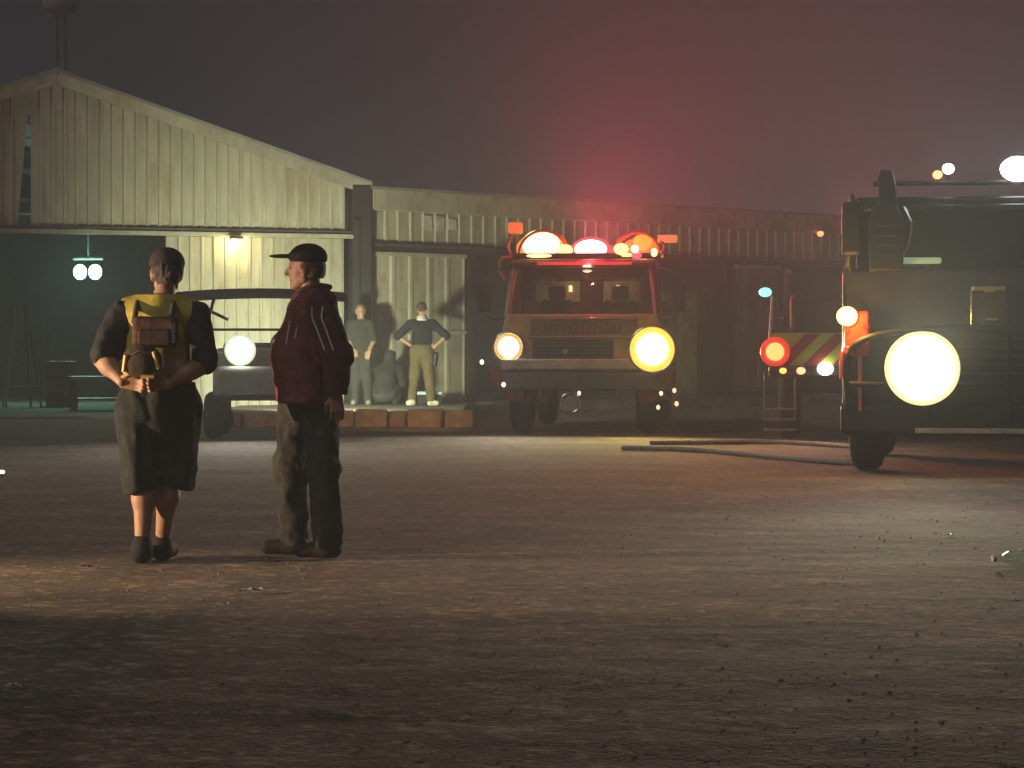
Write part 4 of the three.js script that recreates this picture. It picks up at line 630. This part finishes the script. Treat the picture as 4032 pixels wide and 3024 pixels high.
  for (const x of [-0.09, -0.045]) part(jk, 'piping', pipe([1.34, 1.26, 1.18, 1.1].map((y) => [x - (1.34 - y) * 0.16, y, 0.166 + (1.34 - y) * 0.09])), pm);
  part(jk, 'piping', pipe([[-0.14, 1.06, 0.155], [-0.03, 1.035, 0.205], [0.08, 1.02, 0.19]]), pm);
  part(jk, 'collar', tube([[-0.075, 1.47, 0.03], [-0.03, 1.515, 0.075], [0.06, 1.54, 0.075], [0.12, 1.535, 0.0], [0.06, 1.54, -0.07], [-0.03, 1.515, -0.07]], 0.018), cloth(0.07, 0.045, 0.045));
}
// three men on the apron, far behind
function farMan(label, px, py, spec) { const Z = F * (1.2 - 0.2) / (py - 1364); return person({ label, pos: [wx(px, Z), 0.2, -Z], cell: 0.016, fine: 0.009, ...spec }); }
{
  const hd = headPrims([0, 1.62, 0], Math.PI - 0.2, 1), A = (s, e, w, g) => [C(s, e, 0.055 + g, 0.045 + g), C(e, w, 0.044 + g, 0.03 + g)];
  const T2 = (g) => [C([0, 0.97, 0], [0, 1.15, 0], 0.14 + g, 0.15 + g, 0.75), C([0, 1.15, 0], [0, 1.34, 0], 0.15 + g, 0.16 + g, 0.68), C([-0.15, 1.4, 0], [0.15, 1.4, 0], 0.07 + g, 0.07 + g)];
  const sL = [-0.19, 1.39, 0], eL = [-0.42, 1.17, -0.06], wL = [-0.2, 1.02, -0.08], sR = [0.19, 1.39, 0], eR = [0.42, 1.17, 0.02], wR = [0.22, 1.0, 0.03];
  const aL = [-0.17, 0.08, 0], aR = [0.15, 0.08, 0.02], kL = [-0.13, 0.5, -0.02], kR = [0.12, 0.5, -0.02];
  farMan('man in dark polo and khaki trousers with hands on hips, back turned', 1662, 1597, {
    skin: skin(0.42, 0.25, 0.17), head: hd, hands: [handPrims(wL, [1, -0.1, -0.3], [0, 1, 0], [0, 0, -1], 0.4), handPrims(wR, [-1, -0.2, 0], [0, 1, 0], [0, 0, -1], 0.4)],
    body: [...T2(-0.03), ...A(sL, eL, wL, 0), ...A(sR, eR, wR, 0), C([-0.08, 0.95, 0], kL, 0.09, 0.06), C(kL, aL, 0.06, 0.04), C([0.08, 0.95, 0], kR, 0.09, 0.06), C(kR, aR, 0.06, 0.04), C([0, 1.4, 0], [0, 1.55, 0], 0.062, 0.055)],
    clothes: [
      { name: 'hair', prims: [hd.El([0, 0.04, -0.02], [0.083, 0.095, 0.1])], fold: 0.003, cell: 0.01, mat: M(0.05, 0.035, 0.025, 0.9), clip: (x, y) => 1.59 - y },
      { name: 'shirt', prims: [...T2(0.012), C(sL, eL, 0.075, 0.07), C(sR, eR, 0.075, 0.07)], fold: 0.008, mat: cloth(0.022, 0.024, 0.03), clip: both(above(0.99), below(1.46)) },
      { name: 'collar', prims: [C([0, 1.44, 0.01], [0, 1.49, 0.0], 0.115, 0.085)], fold: 0.002, mat: cloth(0.75, 0.72, 0.6), clip: both(above(1.435), below(1.52)) },
      { name: 'trousers', prims: [C([0, 1.02, 0], [0, 0.92, 0], 0.155, 0.165, 0.8), C([-0.09, 0.92, 0], kL, 0.11, 0.085), C(kL, [aL[0], 0.1, aL[2]], 0.085, 0.08), C([0.09, 0.92, 0], kR, 0.11, 0.085), C(kR, [aR[0], 0.1, aR[2]], 0.085, 0.08)], fold: 0.01, mat: cloth(0.16, 0.125, 0.065), clip: both(above(0.05), below(1.03)) },
      { name: 'holster', prims: [C([0.235, 0.86, 0.0], [0.215, 0.7, 0.02], 0.05, 0.04)], fold: 0, mat: mat.black },
      ...[aL, aR].map((a, i) => ({ name: 'shoe', prims: [C([a[0], 0.055, 0.03], [a[0] + (i ? 0.06 : -0.03), 0.045, -0.14], 0.055, 0.045), C([a[0], 0.05, 0.04], [a[0] + (i ? 0.1 : -0.06), 0.045, 0.05], 0.05, 0.045)], fold: 0.001, mat: cloth(0.7, 0.66, 0.5), clip: both(above(0), below(0.11)) })),
    ],
  });
}
{
  const hd = headPrims([0, 1.60, 0.0], 0.15, 1), A = (s, e, w, g) => [C(s, e, 0.055 + g, 0.045 + g), C(e, w, 0.044 + g, 0.03 + g)];
  const T3 = (g) => [C([0, 0.97, 0], [0, 1.15, 0], 0.13 + g, 0.14 + g, 0.75), C([0, 1.15, 0], [0, 1.34, 0], 0.14 + g, 0.15 + g, 0.68), C([-0.13, 1.38, 0], [0.13, 1.38, 0], 0.065 + g, 0.065 + g)];
  const sL = [-0.17, 1.37, 0], eL = [-0.2, 1.1, 0.02], wL = [-0.12, 0.95, 0.18], sR = [0.17, 1.37, 0], eR = [0.22, 1.1, 0.0], wR = [0.16, 0.92, 0.15];
  farMan('man in grey shirt and dark trousers standing by the shed corner behind the capped man', 1420, 1595, {
    skin: skin(0.42, 0.26, 0.18), head: hd, hands: [handPrims(wL, [0.4, -0.6, 0.5], [1, 0, 0], [0, 0, -1], 0.4), handPrims(wR, [-0.3, -0.8, 0.4], [-1, 0, 0], [0, 0, -1], 0.4)], eyes: [hd.R([-0.03, 0.0, 0.078]), hd.R([0.03, 0.0, 0.078])],
    body: [...T3(-0.03), ...A(sL, eL, wL, 0), ...A(sR, eR, wR, 0), C([-0.08, 0.95, 0], [-0.09, 0.5, 0.02], 0.09, 0.06), C([-0.09, 0.5, 0.02], [-0.1, 0.08, 0], 0.06, 0.04), C([0.08, 0.95, 0], [0.1, 0.5, 0.02], 0.09, 0.06), C([0.1, 0.5, 0.02], [0.12, 0.08, 0], 0.06, 0.04), C([0, 1.38, 0], [0, 1.53, 0], 0.06, 0.055)],
    clothes: [
      { name: 'hair', prims: [hd.El([0, 0.055, -0.02], [0.083, 0.085, 0.098])], fold: 0.003, cell: 0.01, mat: M(0.07, 0.055, 0.045, 0.9), clip: (x, y, z) => Math.max(1.6 - y, z - 0.06) },
      { name: 'shirt', prims: [...T3(0.015), C(sL, eL, 0.075, 0.07), C(sR, eR, 0.075, 0.07), C([0, 0.98, 0], [0, 0.9, 0], 0.15, 0.16, 0.8)], fold: 0.008, mat: cloth(0.05, 0.049, 0.038), clip: both(above(0.86), below(1.46)) },
      { name: 'trousers', prims: [C([0, 1.0, 0], [0, 0.9, 0], 0.145, 0.155, 0.8), C([-0.08, 0.9, 0], [-0.09, 0.5, 0.02], 0.105, 0.08), C([-0.09, 0.5, 0.02], [-0.1, 0.1, 0], 0.08, 0.072), C([0.08, 0.9, 0], [0.1, 0.5, 0.02], 0.105, 0.08), C([0.1, 0.5, 0.02], [0.12, 0.1, 0], 0.08, 0.072)], fold: 0.01, mat: cloth(0.06, 0.058, 0.05), clip: both(above(0.05), below(1.0)) },
      ...[-0.1, 0.12].map((x) => ({ name: 'shoe', prims: [C([x, 0.055, -0.02], [x * 1.2, 0.045, 0.16], 0.055, 0.045)], fold: 0.001, mat: cloth(0.35, 0.33, 0.27), clip: both(above(0), below(0.11)) })),
    ],
  });
}
{
  const hd = headPrims([0.04, 0.80, -0.1], Math.PI + 0.3, 1.02), A = (s, e, w, g) => [C(s, e, 0.055 + g, 0.045 + g), C(e, w, 0.044 + g, 0.03 + g)];
  const T4 = (g) => [C([-0.08, 0.26, 0.06], [-0.04, 0.45, 0.02], 0.165 + g, 0.16 + g, 0.9), C([-0.04, 0.45, 0.02], [0.02, 0.6, -0.06], 0.16 + g, 0.14 + g, 0.85), C([-0.14, 0.58, -0.04], [0.17, 0.6, -0.08], 0.065 + g, 0.065 + g)];
  const sL = [-0.17, 0.57, -0.04], eL = [-0.27, 0.4, -0.22], wL = [-0.24, 0.5, -0.4], sR = [0.19, 0.6, -0.08], eR = [0.24, 0.36, -0.2], wR = [0.14, 0.34, -0.4];
  const leg = (s, g) => [C([-0.06 + s * 0.1, 0.2, 0.03], [-0.02 + s * 0.2, 0.34, -0.32], 0.095 + g, 0.07 + g), C([-0.02 + s * 0.2, 0.34, -0.32], [-0.04 + s * 0.17, 0.08, -0.12], 0.065 + g, 0.045 + g)];
  farMan('man in grey hooded top crouching between the two standing men on the apron', 1525, 1594, {
    skin: skin(0.4, 0.25, 0.17), head: hd, hands: [handPrims(wL, [0.2, 0.2, -1], [0, 1, 0], [1, 0, 0], 0.4), handPrims(wR, [-0.4, 0, -1], [0, 1, 0], [-1, 0, 0], 0.4)],
    body: [...T4(-0.03), ...A(sL, eL, wL, 0), ...A(sR, eR, wR, 0), ...leg(-1, 0), ...leg(1, 0), C([0.02, 0.6, -0.06], [0.035, 0.74, -0.09], 0.065, 0.058)],
    clothes: [
      { name: 'hooded_top', prims: [...T4(0.02), ...A(sL, eL, wL, 0.03), ...A(sR, eR, wR, 0.03), hd.El([0, 0.035, -0.02], [0.092, 0.108, 0.108]), C([0.02, 0.62, -0.06], [0.035, 0.72, -0.08], 0.085, 0.08)], fold: 0.008, mat: cloth(0.045, 0.045, 0.036), clip: (x, y, z) => Math.max(0.17 - y, -0.16 - z - 9 * Math.max(0, 0.66 - y)) },
      { name: 'trousers', prims: [C([-0.08, 0.22, 0.05], [-0.06, 0.2, 0.0], 0.17, 0.17), ...leg(-1, 0.025), ...leg(1, 0.025)], fold: 0.008, mat: cloth(0.085, 0.09, 0.08), clip: both(above(0.05), below(0.46)) },
      ...[-1, 1].map((s) => ({ name: 'shoe', prims: [C([-0.04 + s * 0.17, 0.055, -0.06], [-0.04 + s * 0.18, 0.045, -0.24], 0.055, 0.045)], fold: 0.001, mat: cloth(0.06, 0.06, 0.06), clip: both(above(0), below(0.12)) })),
    ],
  });
}

renderer.render(scene, camera);
